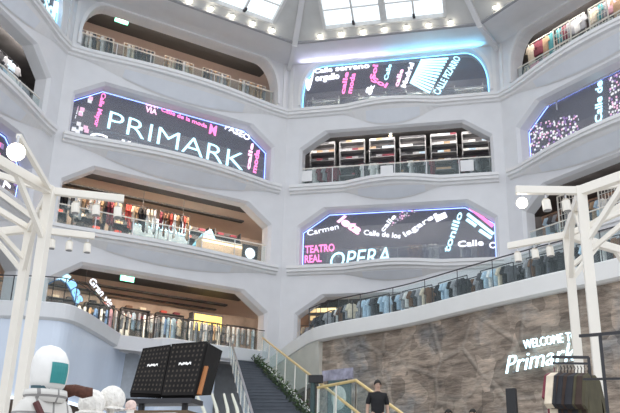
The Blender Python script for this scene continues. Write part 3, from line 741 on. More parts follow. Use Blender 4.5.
# fluted pale fascia at the head of the stair, then the long carved stone wall
ic = 18
BEIGEW = mat('beige_fascia', (.62, .60, .53), .5, noise=.08, scale=2)
fascia(right_path[:ic+1], [(.02, MZ-.44), (.12, MZ-1.9), (.4, MZ-1.9), (.4, MZ-.44)], 'wall_stairhead', BEIGEW, RDZ)
def stone_mat():
    m = bpy.data.materials.new('carved_stone'); m.use_nodes = True; nt = m.node_tree; N = nt.nodes.new; L = nt.links.new
    b = nt.nodes['Principled BSDF']; b.inputs['Roughness'].default_value = .85
    tc = N('ShaderNodeTexCoord'); mp = N('ShaderNodeMapping'); mp.inputs['Rotation'].default_value = (.3, .7, .2); L(tc.outputs['Object'], mp.inputs[0])
    n1 = N('ShaderNodeTexNoise'); n1.inputs['Scale'].default_value = .55; n1.inputs['Detail'].default_value = 6; L(mp.outputs[0], n1.inputs['Vector'])
    r1 = N('ShaderNodeValToRGB'); L(n1.outputs[0], r1.inputs[0])
    for k, (p, c) in enumerate(((.30, (.16,.145,.13)), (.43, (.33,.26,.205)), (.55, (.43,.345,.275)), (.68, (.27,.265,.26)))):
        e = r1.color_ramp.elements[k] if k < 2 else r1.color_ramp.elements.new(p); e.position = p; e.color = (*c, 1)
    # streets of the relief: straight pale bands in three directions, broken up by noise
    ms = N('ShaderNodeMapping'); ms.inputs['Scale'].default_value = (.5, .5, 2.4); ms.inputs['Rotation'].default_value = (.1, .05, 0); L(tc.outputs['Object'], ms.inputs[0])
    n2 = N('ShaderNodeTexNoise'); n2.inputs['Scale'].default_value = 2.2; n2.inputs['Detail'].default_value = 8; n2.inputs['Roughness'].default_value = .7; L(ms.outputs[0], n2.inputs['Vector'])
    vo = N('ShaderNodeTexVoronoi'); vo.feature = 'DISTANCE_TO_EDGE'; vo.inputs['Scale'].default_value = .62; L(mp.outputs[0], vo.inputs['Vector'])
    rv = N('ShaderNodeValToRGB'); rv.color_ramp.elements[0].position = .015; rv.color_ramp.elements[0].color = (1,1,1,1); rv.color_ramp.elements[1].position = .06; rv.color_ramp.elements[1].color = (0,0,0,1); L(vo.outputs['Distance'], rv.inputs[0])
    vc = N('ShaderNodeTexVoronoi'); vc.inputs['Scale'].default_value = 1.5; vc.distance = 'MANHATTAN'; L(mp.outputs[0], vc.inputs['Vector'])
    sp = N('ShaderNodeSeparateColor'); L(vc.outputs['Color'], sp.inputs[0])
    mr = N('ShaderNodeMapRange'); mr.inputs[3].default_value = .66; mr.inputs[4].default_value = 1.3; L(sp.outputs[0], mr.inputs[0])
    m2 = N('ShaderNodeMapRange'); m2.inputs[1].default_value = .25; m2.inputs[2].default_value = .75; m2.inputs[3].default_value = .30; m2.inputs[4].default_value = 1.85; L(n2.outputs[0], m2.inputs[0])
    mu = N('ShaderNodeMath'); mu.operation = 'MULTIPLY'; L(mr.outputs[0], mu.inputs[0]); L(m2.outputs[0], mu.inputs[1])
    mx = N('ShaderNodeMix'); mx.data_type = 'RGBA'; mx.blend_type = 'MULTIPLY'; mx.inputs[0].default_value = 1; L(r1.outputs[0], mx.inputs[6]); L(mu.outputs[0], mx.inputs[7])
    fm = N('ShaderNodeMath'); fm.operation = 'MULTIPLY'; fm.inputs[1].default_value = .16; L(rv.outputs[0], fm.inputs[0])
    mp2 = N('ShaderNodeMix'); mp2.data_type = 'RGBA'; L(fm.outputs[0], mp2.inputs[0]); L(mx.outputs[2], mp2.inputs[6]); mp2.inputs[7].default_value = (.68,.62,.54,1)
    L(mp2.outputs[2], b.inputs['Base Color'])
    ad = N('ShaderNodeMath'); ad.operation = 'ADD'; L(mu.outputs[0], ad.inputs[0]); L(rv.outputs[0], ad.inputs[1])
    bp = N('ShaderNodeBump'); bp.inputs['Strength'].default_value = .7; bp.inputs['Distance'].default_value = .12; L(ad.outputs[0], bp.inputs['Height']); L(bp.outputs[0], b.inputs['Normal'])
    return m
STONE = stone_mat()
fascia(right_path[ic-1:], [(.22, MZ-.44), (.22, GZ), (.5, GZ), (.5, MZ-.44)], 'wall_stone', STONE)
# glossy pale blue parapet of the left wing
BLUEP = mat('pale_blue_panel', (.76, .84, .96), .15, noise=.05, scale=.6)
il = max(k for k in range(len(left_path)) if left_path[k].x < -6.6 )
fascia(left_path[:il], [(.12, MZ-.50), (.22, MZ-3.05), (.45, MZ-3.05), (.45, MZ-.50)], 'wall_parapet', BLUEP)
fascia(left_path[:il], [(.16, MZ-3.05), (.10, MZ-3.05), (.10, MZ-3.14), (.16, MZ-3.14)], trim_name(), glow('parapet_strip', (.75,.85,1), 1.6))
for i in (0, 1, 2, 3):
    f = F[i]; struct(B().box(-1.2*T22, 1.2, GZ, f.L+1.2*T22, 1.3, MZ-.31).build('wall_ground', mat('grey_lobby', (.46,.49,.52), .5) if i < 2 else BROWNW, loc=f.w(0,0,0), rz=f.rz))
# dim shop under the wings: back walls with shelves of goods
bk = [(-13,3.2), (-11.5,8.5), (-7.4,13)]
b = B()
for a, c in zip(bk, bk[1:]): b.beam((*a, (GZ+MZ-.5)/2), (*c, (GZ+MZ-.5)/2), .1, MZ-.5-GZ)
struct(b.build('wall_under_left', TAUPE))
b = B(); b.beam((-4.2,13, (GZ+MZ-.5)/2), (0.5,6.8,(GZ+MZ-.5)/2), .1, MZ-.5-GZ); struct(b.build('wall_under_right', BROWNW))
# glass balustrades along the wing edges
WGLASS = clear_mat('wing_glass', (.75, .85, .85), .035)
def wing_balustrade(path, label, k0, k1):
    p0 = path[k0]; t = thing('glass_balustrade', label, 'balustrade', (p0.x, p0.y, MZ), 0); q = [p-p0 for p in offs(path, .2)]
    for k in range(k0, k1, 3):
        e = min(k+3, k1); secs = [[(q[j].x-.008, q[j].y-.008, .08), (q[j].x+.008, q[j].y+.008, .08), (q[j].x+.008, q[j].y+.008, .95), (q[j].x-.008, q[j].y-.008, .95)] for j in range(k, e+1)]
        part(B().loft(secs, close=True), 'glass_panel', WGLASS, t); part(B().box(q[k].x-.013, q[k].y-.013, .08, q[k].x+.013, q[k].y+.013, 1.0), 'post', DSTEEL, t)
    part(B().tube([(p.x, p.y, 1.02) for p in q[k0:k1+1]], .02, 6), 'handrail', DSTEEL, t)
wing_balustrade(right_path, 'glass balustrade with steel handrail above the stone wall of the right wing', 11, len(right_path)-1)
wing_balustrade(left_path, 'glass balustrade with steel handrail above the pale blue left parapet', 4, len(left_path)-1)
# clothes rails and tables on the right wing
rr = offs(right_path, 1.5); gcols = ['charcoal','black','black','grey','charcoal','white','pale blue','brown','charcoal','cream','grey']
ks = []; acc = 9.
for k in range(1, len(rr)-1):
    acc += (rr[k]-rr[k-1]).length
    if -2.6 < rr[k].x < 9 and acc > 1.6: ks.append(k); acc = 0.
for n_, k in enumerate(ks):
    p = rr[k]; d = (rr[k+1]-rr[k]).normalized(); rz = math.atan2(d.y, d.x)
    for nm, o_, h in (('front', 0, 1.25), ('back', 1.3, 1.6)):
        q0 = p+Vector((-d.y, d.x))*o_
        put(rail_proto(1.4, h, True), (q0.x, q0.y, MZ), rz, '%s clothes rail from the left, %s row above the stone wall' % (ordn(n_), nm))
        for q in range(7):
            c = random.choice(gcols); kd = random.choice(('shirt','coat')); x = q0+d*(-.6+.2*q)
            garment(kd, c, (x.x, x.y, MZ+h-.085*.85), rz+R(random.uniform(55, 88)), '%s %s on the %s %s rail above the stone wall' % (c, {'shirt':'shirt','coat':'long coat'}[kd], ordn(n_), nm), 'garments above the stone wall', .8)

# ------------------------------------------------------------------ staircase from the first level
TL = Vector(F[1].w(8.60, -.12, MZ-.40)); TR = Vector(F[1].w(9.86, -.12, MZ-.40)); BL = at_dist(247, 413, 25.5); BR = at_dist(309, 413, 25)
TL = TL+(TR-TL)*0; 
def ext(a, b, z): t = (z-a.z)/(b.z-a.z); return a+(b-a)*t
EL, ER = ext(TL, BL, GZ), ext(TR, BR, GZ)
st = thing('staircase', 'dark grey staircase descending from the first level between plants and glass', 'stairs', ((EL+ER)/2), 0)
O = (EL+ER)/2
NS = 30; STEPM = mat('stair_slate', (.085, .095, .115), .55, noise=.15, scale=3)
b = B()
for k in range(NS):
    a0, a1 = k/NS, (k+1)/NS; zt = TL.z+(GZ-TL.z)*a0; zb = TL.z+(GZ-TL.z)*a1
    q = [TL.lerp(EL, a0), TR.lerp(ER, a0), TR.lerp(ER, a1), TL.lerp(EL, a1)]
    lo = [(p.x-O.x, p.y-O.y, zb-O.z-.16) for p in q]; hi = [(p.x-O.x, p.y-O.y, zb-O.z+.02) for p in q]
    b.add(lo+hi, [(0,3,2,1), (4,5,6,7), (0,1,5,4), (1,2,6,5), (2,3,7,6), (3,0,4,7)])
part(b, 'flight', STEPM, st)
b = B()
for k in range(1, NS):
    a0 = k/NS; z = TL.z+(GZ-TL.z)*a0; p = TL.lerp(EL, a0); q = TR.lerp(ER, a0); b.beam((p.x-O.x, p.y-O.y, z-O.z+.025), (q.x-O.x, q.y-O.y, z-O.z+.025), .035, .02)
part(b, 'step_edge', mat('step_edge', (.105,.118,.14), .5), st)
for nm, a, e in (('left', TL, EL), ('right', TR, ER)):
    b = B(); b.beam(a-O+Vector((0,0,-.05)), e-O+Vector((0,0,-.05)), .10, .34); part(b, 'stringer', RIM if nm == 'right' else STEEL, st)
def rail_run(t, a, e, O, n, h=1.05, glass=True, m=None):
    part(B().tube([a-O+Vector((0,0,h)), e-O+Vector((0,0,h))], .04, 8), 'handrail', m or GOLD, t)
    for k in range(n+1):
        p = a.lerp(e, k/n)-O; part(B().tube([p, p+Vector((0,0,h))], .022, 6), 'post', WMETAL, t)
    if glass:
        for k in range(n):
            p = a.lerp(e, (k+.06)/n)-O; q = a.lerp(e, (k+.94)/n)-O; s = (q-p).cross(Vector((0,0,1))).normalized()*.008
            z0, z1 = Vector((0,0,.12)), Vector((0,0,h-.08))
            part(B().loft([[p+z0-s, p+z0+s, p+z1+s, p+z1-s], [q+z0-s, q+z0+s, q+z1+s, q+z1-s]], close=True), 'glass_panel', GLASS, t)
sr = (TR-TL).normalized()
for nm, a, e in (('left', TL-sr*.16, EL-sr*.16), ('right', TR+sr*.16, ER+sr*.16)):
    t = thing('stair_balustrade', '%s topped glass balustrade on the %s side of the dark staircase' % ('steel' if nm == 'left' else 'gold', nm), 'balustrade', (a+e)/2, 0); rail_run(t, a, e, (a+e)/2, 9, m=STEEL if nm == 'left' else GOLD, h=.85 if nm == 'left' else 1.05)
# row of small green plants on the right edge of the stair
PL = []
for v_ in range(3):
    rg = random.Random(v_); b = B()
    for k in range(34):
        a = rg.uniform(0, 6.28); r = rg.uniform(.04, .17); z = rg.uniform(.10, .36); c = Vector((r*math.cos(a), r*math.sin(a), z))
        d = Vector((math.cos(a), math.sin(a), rg.uniform(-.2, .9))).normalized()*rg.uniform(.09, .15); s = d.cross(Vector((0,0,1))).normalized()*.035
        b.add([c, c+d*.5+s+Vector((0,0,.01)), c+d, c+d*.5-s+Vector((0,0,.01)), c+d*.5-Vector((0,0,.012))], [(0,1,2,3), (0,4,1), (1,4,2), (2,4,3), (3,4,0)])
    PL.append(b.mesh('leaves', mat('leaf_green', (.10,.16,.06), .6, noise=.6, scale=5)))
pot = B().tube([(0,0,0), (0,0,.14)], [.08, .11], 10).mesh('pot', mat('pot_dark', (.06,.07,.06), .6))
NPL = 22
for k in range(NPL):
    a = (k+.6)/30.5; p = TR.lerp(ER, a)-sr*.17; z = TL.z+(GZ-TL.z)*(math.floor(a*NS)+1)/NS
    t = thing('potted_plant', 'small leafy green plant on the right edge of the dark stair, number %d from the top' % (k+1), 'plant', (p.x, p.y, z+.02), random.uniform(0, 6), 'plants along the stair')
    t['label'] = 'small leafy green plant on the dark stair beside the right balustrade'
    for nm, me in (('pot', pot), ('leaves', PL[k % 3])):
        o = bpy.data.objects.new(nm, me); COL.objects.link(o); o.parent = t
# landing with gold rails behind the man, and the pole, mirror and sign board by it
ra, rb, rc = at_dist(318, 385, 23.0), at_dist(356, 380.3, 21.4), at_dist(402, 413.5, 19.6)
Hh = Vector((0, 0, 1.05)); LZ = rb.z-1.05
b = B(); d = (rb-ra).normalized(); n_ = Vector((-d.y, d.x, 0)).normalized()
lt = thing('landing', 'pale landing block with gold topped glass rails left of the man in black', 'landing', (rb.x, rb.y, GZ), 0)
o0 = Vector((rb.x, rb.y, GZ)); q = [ra-o0, rb-o0, rb-o0+n_*1.2, ra-o0+n_*1.2]
part(B().slab([(p.x, p.y) for p in q], 0, LZ-GZ-.02), 'platform', WALL, lt)
a_ = Vector((ra.x, ra.y, LZ)); c_ = Vector((rb.x, rb.y, LZ))
lb = thing('landing_balustrade', 'level gold topped glass rail on the landing left of the man in black', 'balustrade', o0, 0); rail_run(lb, a_, c_, o0, 2)
c2 = rc-Hh; c2 = c2+(c2-c_)*.45
lb = thing('landing_balustrade', 'sloping gold topped rail running down behind the man in black', 'balustrade', o0, 0); rail_run(lb, c_, c2, o0, 3)
b = B()
for k in range(6):
    p = c_.lerp(c2, (k+.5)/6); b.box(p.x-o0.x-.25, p.y-o0.y-.02, 0, p.x-o0.x+.25, p.y-o0.y+1.0, max(.1, p.z-GZ-.1))
part(b, 'steps', STEPM, lt)
p = at_dist(313, 383, 24); t = thing('pole', 'dark slim pole with a box head beside the end of the stair rail', 'pole', (p.x, p.y, GZ), 0)
part(B().tube([(0,0,0), (0,0,p.z-GZ)], .07, 8), 'shaft', mat('dark_teal', (.05,.09,.09), .5), t); part(B().box(-.12, -.1, p.z-GZ, .28, .1, p.z-GZ+.22), 'head', BLACK, t)
p = at_dist(339, 398, 23.5); t = thing('oval_mirror', 'oval pale mirror in a dark frame behind the landing rail', 'mirror', (p.x, p.y, GZ), R(-10))
h = p.z-GZ; part(B().box(-.34, 0, 0, .34, .1, h+.5), 'stand', mat('dark_teal', (.05,.09,.09), .5), t)
b = B(); b.ball((0, -.02, h), .23, .03, .34, 18, 10); part(b, 'glass', mat('mirror_pale', (.42,.47,.44), .15, noise=.1), t)
pa, pb = at_dist(322, 376, 25.2), at_dist(352, 373, 24.4)
t = thing('sign_board', 'faded violet grey board above the landing rail at the left end of the stone wall', 'board', (pa+pb)/2, math.atan2(pb.y-pa.y, pb.x-pa.x))
w = (pb-pa).length; part(B().box(-w/2, 0, -.16, w/2, .06, .16), 'board', mat('violet_grey', (.33,.32,.40), .5, noise=.4, scale=5), t)
for s in (-.3, .3): part(B().tube([(w*s,.03,-.16), (w*s,.03,GZ-((pa+pb)/2).z)], .03, 6), 'post', DSTEEL, t)
# neon writing on the stone wall
G_NEON = glow('neon_ice', (.62,.88,1), 2.6)
def on_right_wall(px, py, off=.05):          # hit the stone wall's vertical face
    best = None; P = offs(right_path, .22-off)
    for a, c in zip(P, P[1:]):
        r = ray(px, py); d = c-a; n = Vector((-d.y, d.x)); k = (r.x*n.x+r.y*n.y)
        if abs(k) < 1e-9: continue
        t = ((a.x-CAM.x)*n.x+(a.y-CAM.y)*n.y)/k; p = CAM+r*t; s_ = ((V2(p)-a).dot(d))/d.length_squared
        if -.001 <= s_ <= 1.001 and t > 0 and (best is None or t < best[1]): best = (p, t)
    return best[0]
def neon(label, s, a, e, hpx, bold, shear):
    p, q, r = on_right_wall(*a), on_right_wall(*e), on_right_wall(a[0], a[1]-hpx)
    t = thing('neon_sign', label, 'neon sign', p, math.atan2(q.y-p.y, q.x-p.x))
    w = (V2(q)-V2(p)).length; lettering(t, s, (0, 0), (w, q.z-p.z), r.z-p.z, G_NEON, y=-.02, bold=bold, shear=shear, thick=.05)
    b = B()
    for k in (.1, .5, .9): b.box(w*k-.02, -.02, (q.z-p.z)*k, w*k+.02, .09, (q.z-p.z)*k+.05)
    part(b, 'bracket', STEEL, t)
neon('glowing white neon sign reading WELCOME TO on the stone wall', 'WELCOME TO', (525,349), (579,340), 8.5, -.012, .0)
neon('glowing white neon script reading Primark below WELCOME TO on the stone wall', 'Primark', (507,374), (578,360), 17, -.012, .35)

# ------------------------------------------------------------------ white pavilion frames with spot lamps
def spot_proto():
    t = thing('spotlight', 'x', 'lamp')
    part(B().tube([(0,0,0), (0,0,-.07)], .012, 6), 'stem', STEEL, t)
    part(B().tube([(0,0,-.06), (.0,.0,-.08), (.01,.0,-.20)], [.035,.048,.05], 12), 'housing', WMETAL, t)
    part(B().tube([(.01,0,-.2), (.01,0,-.207)], .042, 12), 'lens', lens_off, t); return [t, False]
SP = spot_proto()
def pavilion(side, N1, N2, turn, arms, zt=5.0):
    a = R(turn); Rm = Matrix(((math.cos(a), -math.sin(a)), (math.sin(a), math.cos(a)))); pts = [Vector(N1), Vector(N2)]; d = pts[1]-pts[0]
    for k in range(6): d = Rm @ d; pts.append(pts[-1]+d)
    c = sum(pts, Vector((0,0)))/8
    t = thing('pavilion_frame', 'white square-tube pavilion frame with knee braces at the %s side of the hall' % side, 'pavilion', (c.x, c.y, 0), 0)
    q = [p-c for p in pts]; V = lambda p, z: Vector((p.x, p.y, z))
    for k in range(8):
        p, r_ = q[k], q[(k+1) % 8]
        part(B().box(-.055, -.055, GZ*0, .055, .055, zt+.05), 'post', WMETAL, t, bevel=.006).location = (p.x, p.y, 0)
        part(B().beam(V(p, zt), V(r_, zt), .09, .11), 'ring_beam', WMETAL, t, bevel=.006)
        part(B().beam(V(p, zt), V(p*.08, zt+.55), .07), 'roof_rod', WMETAL, t)
        part(B().beam(V(p, zt-.62), V(p.lerp(r_, .38), zt-.03), .055), 'knee_brace', WMETAL, t)
        part(B().beam(V(r_, zt-.62), V(r_.lerp(p, .38), zt-.03), .055), 'knee_brace', WMETAL, t)
        part(B().beam(V(p, zt-.45), V(p*.55, zt+.2), .055), 'knee_brace', WMETAL, t)
    part(B().tube([(0,0,zt+.45), (0,0,zt+.65)], .2, 12), 'hub', WMETAL, t)
    for k, e, ss in arms:
        p = pts[k]; e = Vector(e); part(B().beam(V(p-c, zt), V(e-c, zt), .07, .09), 'lamp_arm', WMETAL, t, bevel=.006)
        for n_, f_ in enumerate(ss):
            w = p.lerp(e, f_)
            put(SP, (w.x, w.y, zt-.045), random.uniform(-.5, .5), 'white can spot lamp, %s from the post on the %s arm of the %s frame' % (ordn(n_), ('upper', 'lower')[k], side), 'spot lamps of the pavilion frames')
    return t
pavilion('right', (5.43,-12.9), (5.38,-11.27), -45, ((0, (4.70,-13.05), (.25, .55)), (1, (4.62,-10.88), (.3, .55, .85))))
pavilion('left', (-.71,-13.92), (-1.76,-12.64), 45, ((0, (.05,-13.52), (.35, .63, .93)), (1, (-1.02,-12.2), (.35, .62, .9))))
# the two lamps that glare into the lens
for px, py, d, lab in ((16,152,8.6,'large glaring white spot lamp on the upper beam of the left frame'), (522,203,9.6,'small glaring warm spot lamp at the tip of the upper arm of the right frame')):
    p = at_dist(px, py, d); v = (CAM-p).normalized(); s = .085 if px < 100 else .06
    t = thing('spotlight', lab, 'lamp', p, 0)
    part(B().tube([-v*.22, -v*.02], [s*.8, s*1.1], 14), 'housing', WMETAL, t); b = B(); b.tube([-v*.02, -v*.005], s, 14); part(b, 'lens', glow('glare_lens', (1,.95,.85), 14), t)
    top = Vector((0,0,5.0-p.z)); part(B().tube([-v*.12, -v*.12+top], .014, 6), 'stem', STEEL, t)
    if px < 100: part(B().beam(-v*.12+top, Vector((-.71,-13.92,5.0))-p, .05), 'arm', WMETAL, t)

# ------------------------------------------------------------------ people
SKIN = mat('skin', (.55,.36,.27), .6, noise=.06, scale=20); HAIR = mat('dark_hair', (.02,.016,.013), .7, noise=.3, scale=40); TEE = mat('black_cotton', (.012,.012,.014), .85, noise=.2, scale=14); JEANS = mat('dark_trousers', (.02,.022,.03), .85, noise=.2, scale=14)
def skin_mesh(name, verts, edges, m, parent, root=0, sub=2, smooth=True):
    me = bpy.data.meshes.new(name); me.from_pydata([v[0] for v in verts], edges, []); me.materials.append(m)
    o = bpy.data.objects.new(name, me); COL.objects.link(o)
    if parent: o.parent = parent
    md = o.modifiers.new('skin', 'SKIN'); md.use_smooth_shade = True
    for k, sv in enumerate(me.skin_vertices[0].data):
        r = verts[k][1]; sv.radius = r if isinstance(r, tuple) else (r, r); sv.use_root = (k == root)
    s = o.modifiers.new('sub', 'SUBSURF'); s.levels = sub; s.render_levels = sub
    return o
def person(label, loc, rz, h=1.78):
    k = h/1.78; t = thing('person', label, 'person', loc, rz); t.scale = (k, k, k)
    v = [((0,0,.95), (.15,.11)), ((0,0,1.12), (.145,.10)), ((0,0,1.30), (.165,.115)), ((0,.01,1.44), (.13,.085)), ((0,.0,1.52), (.055,.055)), ((0,-.015,1.585), (.062,.07)), ((0,-.02,1.66), (.078,.095)), ((0,-.015,1.735), (.058,.07))]
    e = [(i, i+1) for i in range(7)]
    def chain(start, items):
        last = start
        for it in items: v.append(it); e.append((last, len(v)-1)); last = len(v)-1
        return last
    for s in (-1, 1):
        w = chain(3, [((s*.17,.01,1.42), .065), ((s*.215,.02,1.28), .05), ((s*.235,.03,1.12), .042), ((s*.245,.0,.98), .036), ((s*.25,-.03,.87), (.024,.03))])
        pm = chain(w, [((s*.252,-.045,.80), (.02,.034))])
        for f_, (dy, ln) in enumerate(((-.03,.075), (-.01,.085), (.01,.08), (.028,.062))):
            chain(pm, [((s*.255,-.045+dy,.775), .009), ((s*.25,-.045+dy*1.1,.775-ln*.5), .008), ((s*.24,-.05+dy*1.1,.775-ln), .007)])
        chain(w, [((s*.245,-.075,.82), .010), ((s*.238,-.095,.785), .009)])
        chain(0, [((s*.09,0,.86), (.085,.09)), ((s*.10,-.01,.68), .075), ((s*.10,-.01,.50), .056), ((s*.10,.02,.34), .055), ((s*.10,.03,.09), .038), ((s*.10,-.05,.045), (.04,.04)), ((s*.10,-.14,.035), (.035,.03))])
    body = skin_mesh('body', v, e, SKIN, t)
    vt = [((0,0,.93), (.172,.13)), ((0,0,1.12), (.165,.118)), ((0,0,1.30), (.182,.13)), ((0,.01,1.43), (.15,.10)), ((0,.005,1.49), (.088,.085)), ((0,.0,1.545), (.074,.074))]; et = [(0,1), (1,2), (2,3), (3,4), (4,5)]
    for s in (-1, 1):
        n = len(vt); vt += [((s*.165,.01,1.43), .084), ((s*.215,.02,1.29), .068), ((s*.228,.025,1.20), .066)]; et += [(3,n), (n,n+1), (n+1,n+2)]
    o = skin_mesh('t_shirt', vt, et, TEE, t); o['label'] = 'black short sleeved shirt'
    vt = [((0,0,.98), (.165,.125)), ((0,0,.90), (.168,.125))]; et = [(0,1)]
    for s in (-1, 1):
        n = len(vt); vt += [((s*.09,0,.84), (.097,.10)), ((s*.10,-.01,.66), .088), ((s*.10,-.01,.48), .07), ((s*.10,.02,.32), .068), ((s*.10,.03,.12), .06)]; et += [(1,n)]+[(n+q, n+q+1) for q in range(4)]
    skin_mesh('trousers', vt, et, JEANS, t)
    b = B()
    for q in range(9):                                   # cap of short hair
        pass
    secs = []
    for i_ in range(9):
        th = math.pi*.58*i_/8; ring = []
        for j in range(16):
            ph = 2*math.pi*j/16; fr = max(0, -math.sin(ph)); tt = th*(1-.38*fr)
            ring.append((.088*math.sin(tt)*math.cos(ph), -.01+.108*math.sin(tt)*math.sin(ph), 1.672+.122*math.cos(tt)))
        secs.append(ring)
    b.loft(secs, close=True); part(b, 'hair', HAIR, t, smooth=True)
    for s in (-1, 1):
        b = B(); b.ball((s*.032, -.108, 1.672), .012, .008, .007, 8, 6); part(b, 'eye', mat('eye_dark', (.03,.02,.02), .3), t)
        b = B(); b.ball((s*.082, .0, 1.655), .012, .025, .035, 8, 6); part(b, 'ear', SKIN, t, smooth=True)
        b = B(); b.tube([(s*.016,-.112,1.694), (s*.035,-.112,1.698), (s*.052,-.102,1.692)], .005, 5); part(b, 'eyebrow', HAIR, t)
        b = B(); b.beam((s*.10, .05, .045), (s*.10, -.16, .04), .095, .08); part(b, 'shoe', BLACK, t, bevel=.02)
    b = B(); b.loft([[(-.008,-.108,1.675), (.008,-.108,1.675), (0,-.116,1.675)], [(-.02,-.108,1.628), (.02,-.108,1.628), (0,-.142,1.632)], [(-.012,-.108,1.618), (.012,-.108,1.618), (0,-.118,1.616)]], close=True); part(b, 'nose', SKIN, t)
    b = B(); b.tube([(-.026,-.103,1.588), (0,-.112,1.586), (.026,-.103,1.588)], .006, 5); part(b, 'mouth', mat('lips', (.40,.19,.16), .5), t)
    return t
p = at_dist(377.5, 379.6, 19.3); hz = p.z-1.79
pd = thing('step_block', 'low dark step under the man in black', 'step', (p.x, p.y, GZ), 0); part(B().box(-.6, -.4, 0, .6, .4, hz-GZ), 'tread', STEPM, pd, bevel=.01)
person('man in black shirt and dark trousers standing, facing the hall, before the stone wall', (p.x, p.y, hz), math.atan2(CAM.x-p.x, p.y-CAM.y)+.15)
for px, py, lab, rz in ((448,409.5,'dark haired person mostly below the frame, right of the man in black',1.2), (473,409,'dark haired person mostly below the frame, left of the black totem',-.8)):
    p = at_dist(px, py, 21.5); person(lab, (p.x, p.y, GZ), rz, (p.z-GZ)/1.0)
p = at_dist(511, 388.5, 17); t = thing('totem', 'slim black rectangular totem before the stone wall under the neon script', 'totem', (p.x, p.y, GZ), R(-20))
part(B().box(-.1, -.06, .04, .1, .06, p.z-GZ), 'column', BLACK, t, bevel=.01); part(B().box(-.25, -.2, 0, .25, .2, .04), 'base', DSTEEL, t)

# ------------------------------------------------------------------ foreground at the left: mannequin, fluffy hats, black display
p = at_dist(50, 366, 6.0); MB = Vector((p.x, p.y, p.z-1.635))
pl = thing('plinth', 'white plinth under the hooded mannequin', 'plinth', (MB.x, MB.y, 0), R(20)); part(B().box(-.35, -.35, 0, .35, .35, MB.z), 'block', WALL, pl, bevel=.01)
t = thing('mannequin', 'white hooded mannequin with teal face and white checked jacket at the lower left', 'mannequin', MB, R(62))
MWHITE = mat('hood_white', (.84,.83,.80), .55, noise=.05, scale=10); TEAL = mat('teal_visor', (.03,.27,.27), .35, noise=.1, scale=5)
v = [((0,0,.95), (.13,.10)), ((0,0,1.15), (.12,.095)), ((0,0,1.32), (.15,.10)), ((0,0,1.41), (.06,.06)), ((0,0,1.48), (.05,.05))]; e = [(0,1), (1,2), (2,3), (3,4)]
def ch(start, items):
    last = start
    for it in items: v.append(it); e.append((last, len(v)-1)); last = len(v)-1
for s in (-1, 1): ch(0, [((s*.09,0,.82), .085), ((s*.1,0,.5), .06), ((s*.1,.02,.1), .04), ((s*.1,-.1,.04), .035)])
skin_mesh('body', v, e, MWHITE, t)
hood = []
for z, rx, ry, oy in ((1.455,.06,.075,.0), (1.46,.098,.115,.0), (1.52,.118,.135,-.005), (1.60,.124,.145,-.005), (1.67,.120,.138,.0), (1.73,.098,.112,.01), (1.765,.062,.07,.02), (1.78,.015,.02,.025)):
    hood.append([(rx*math.cos(2*math.pi*k/20), oy+ry*math.sin(2*math.pi*k/20), z) for k in range(20)])
part(B().loft(hood, close=True), 'hood', MWHITE, t, smooth=True)
vis = []
for z, rx, ry, oy in ((1.505,.116,.133,-.005), (1.54,.12,.138,-.005), (1.58,.123,.143,-.005), (1.62,.1235,.1445,-.004), (1.645,.1225,.1425,-.002)):
    an = [-math.pi/2+R(d) for d in (-30,-20,-10,0,10,20,30)]
    vis.append([(rx*1.035*math.cos(a), oy+ry*1.035*math.sin(a), z) for a in an]+[(rx*.93*math.cos(a), oy+ry*.93*math.sin(a), z) for a in an[::-1]])
part(B().loft(vis, close=True), 'face_visor', TEAL, t, smooth=False)
def plaid():
    m = bpy.data.materials.new('white_check'); m.use_nodes = True; nt = m.node_tree; b = nt.nodes['Principled BSDF']; b.inputs['Roughness'].default_value = .9
    tc = nt.nodes.new('ShaderNodeTexCoord'); sx = nt.nodes.new('ShaderNodeSeparateXYZ'); nt.links.new(tc.outputs['Object'], sx.inputs[0]); outs = []
    for ax in ('X', 'Z'):
        mu = nt.nodes.new('ShaderNodeMath'); mu.operation = 'MULTIPLY'; mu.inputs[1].default_value = 8.5; nt.links.new(sx.outputs[ax], mu.inputs[0])
        fr = nt.nodes.new('ShaderNodeMath'); fr.operation = 'FRACT'; nt.links.new(mu.outputs[0], fr.inputs[0])
        lt_ = nt.nodes.new('ShaderNodeMath'); lt_.operation = 'LESS_THAN'; lt_.inputs[1].default_value = .13; nt.links.new(fr.outputs[0], lt_.inputs[0]); outs.append(lt_)
    mxm = nt.nodes.new('ShaderNodeMath'); mxm.operation = 'MAXIMUM'; nt.links.new(outs[0].outputs[0], mxm.inputs[0]); nt.links.new(outs[1].outputs[0], mxm.inputs[1])
    rp = nt.nodes.new('ShaderNodeValToRGB'); rp.color_ramp.elements[0].color = (.66,.64,.60,1); rp.color_ramp.elements[1].color = (.27,.26,.25,1); nt.links.new(mxm.outputs[0], rp.inputs[0]); nt.links.new(rp.outputs[0], b.inputs['Base Color'])
    return m
PLAID = plaid()
vt = [((0,0,.72), (.19,.15)), ((0,0,.95), (.185,.145)), ((0,0,1.15), (.18,.14)), ((0,0,1.28), (.17,.125)), ((0,0,1.40), (.13,.11)), ((0,0,1.45), (.12,.11))]; et = [(0,1), (1,2), (2,3), (3,4), (4,5)]
for s in (-1, 1):
    n = len(vt); vt += [((s*.165,.0,1.32), .088), ((s*.235,.02,1.10), .075), ((s*.255,-.05,.86), .065)]; et += [(3,n), (n,n+1), (n+1,n+2)]
skin_mesh('jacket', vt, et, PLAID, t)['label'] = 'white jacket with a dark check'
col_ = [[(r*math.cos(2*math.pi*k/16), .01+r*math.sin(2*math.pi*k/16)*1.05, z) for k in range(16)] for r, z in ((.125,1.38), (.150,1.43), (.142,1.465), (.125,1.45), (.108,1.38))]
part(B().loft(col_, close=True, caps=False), 'collar', PLAID, t, smooth=True)
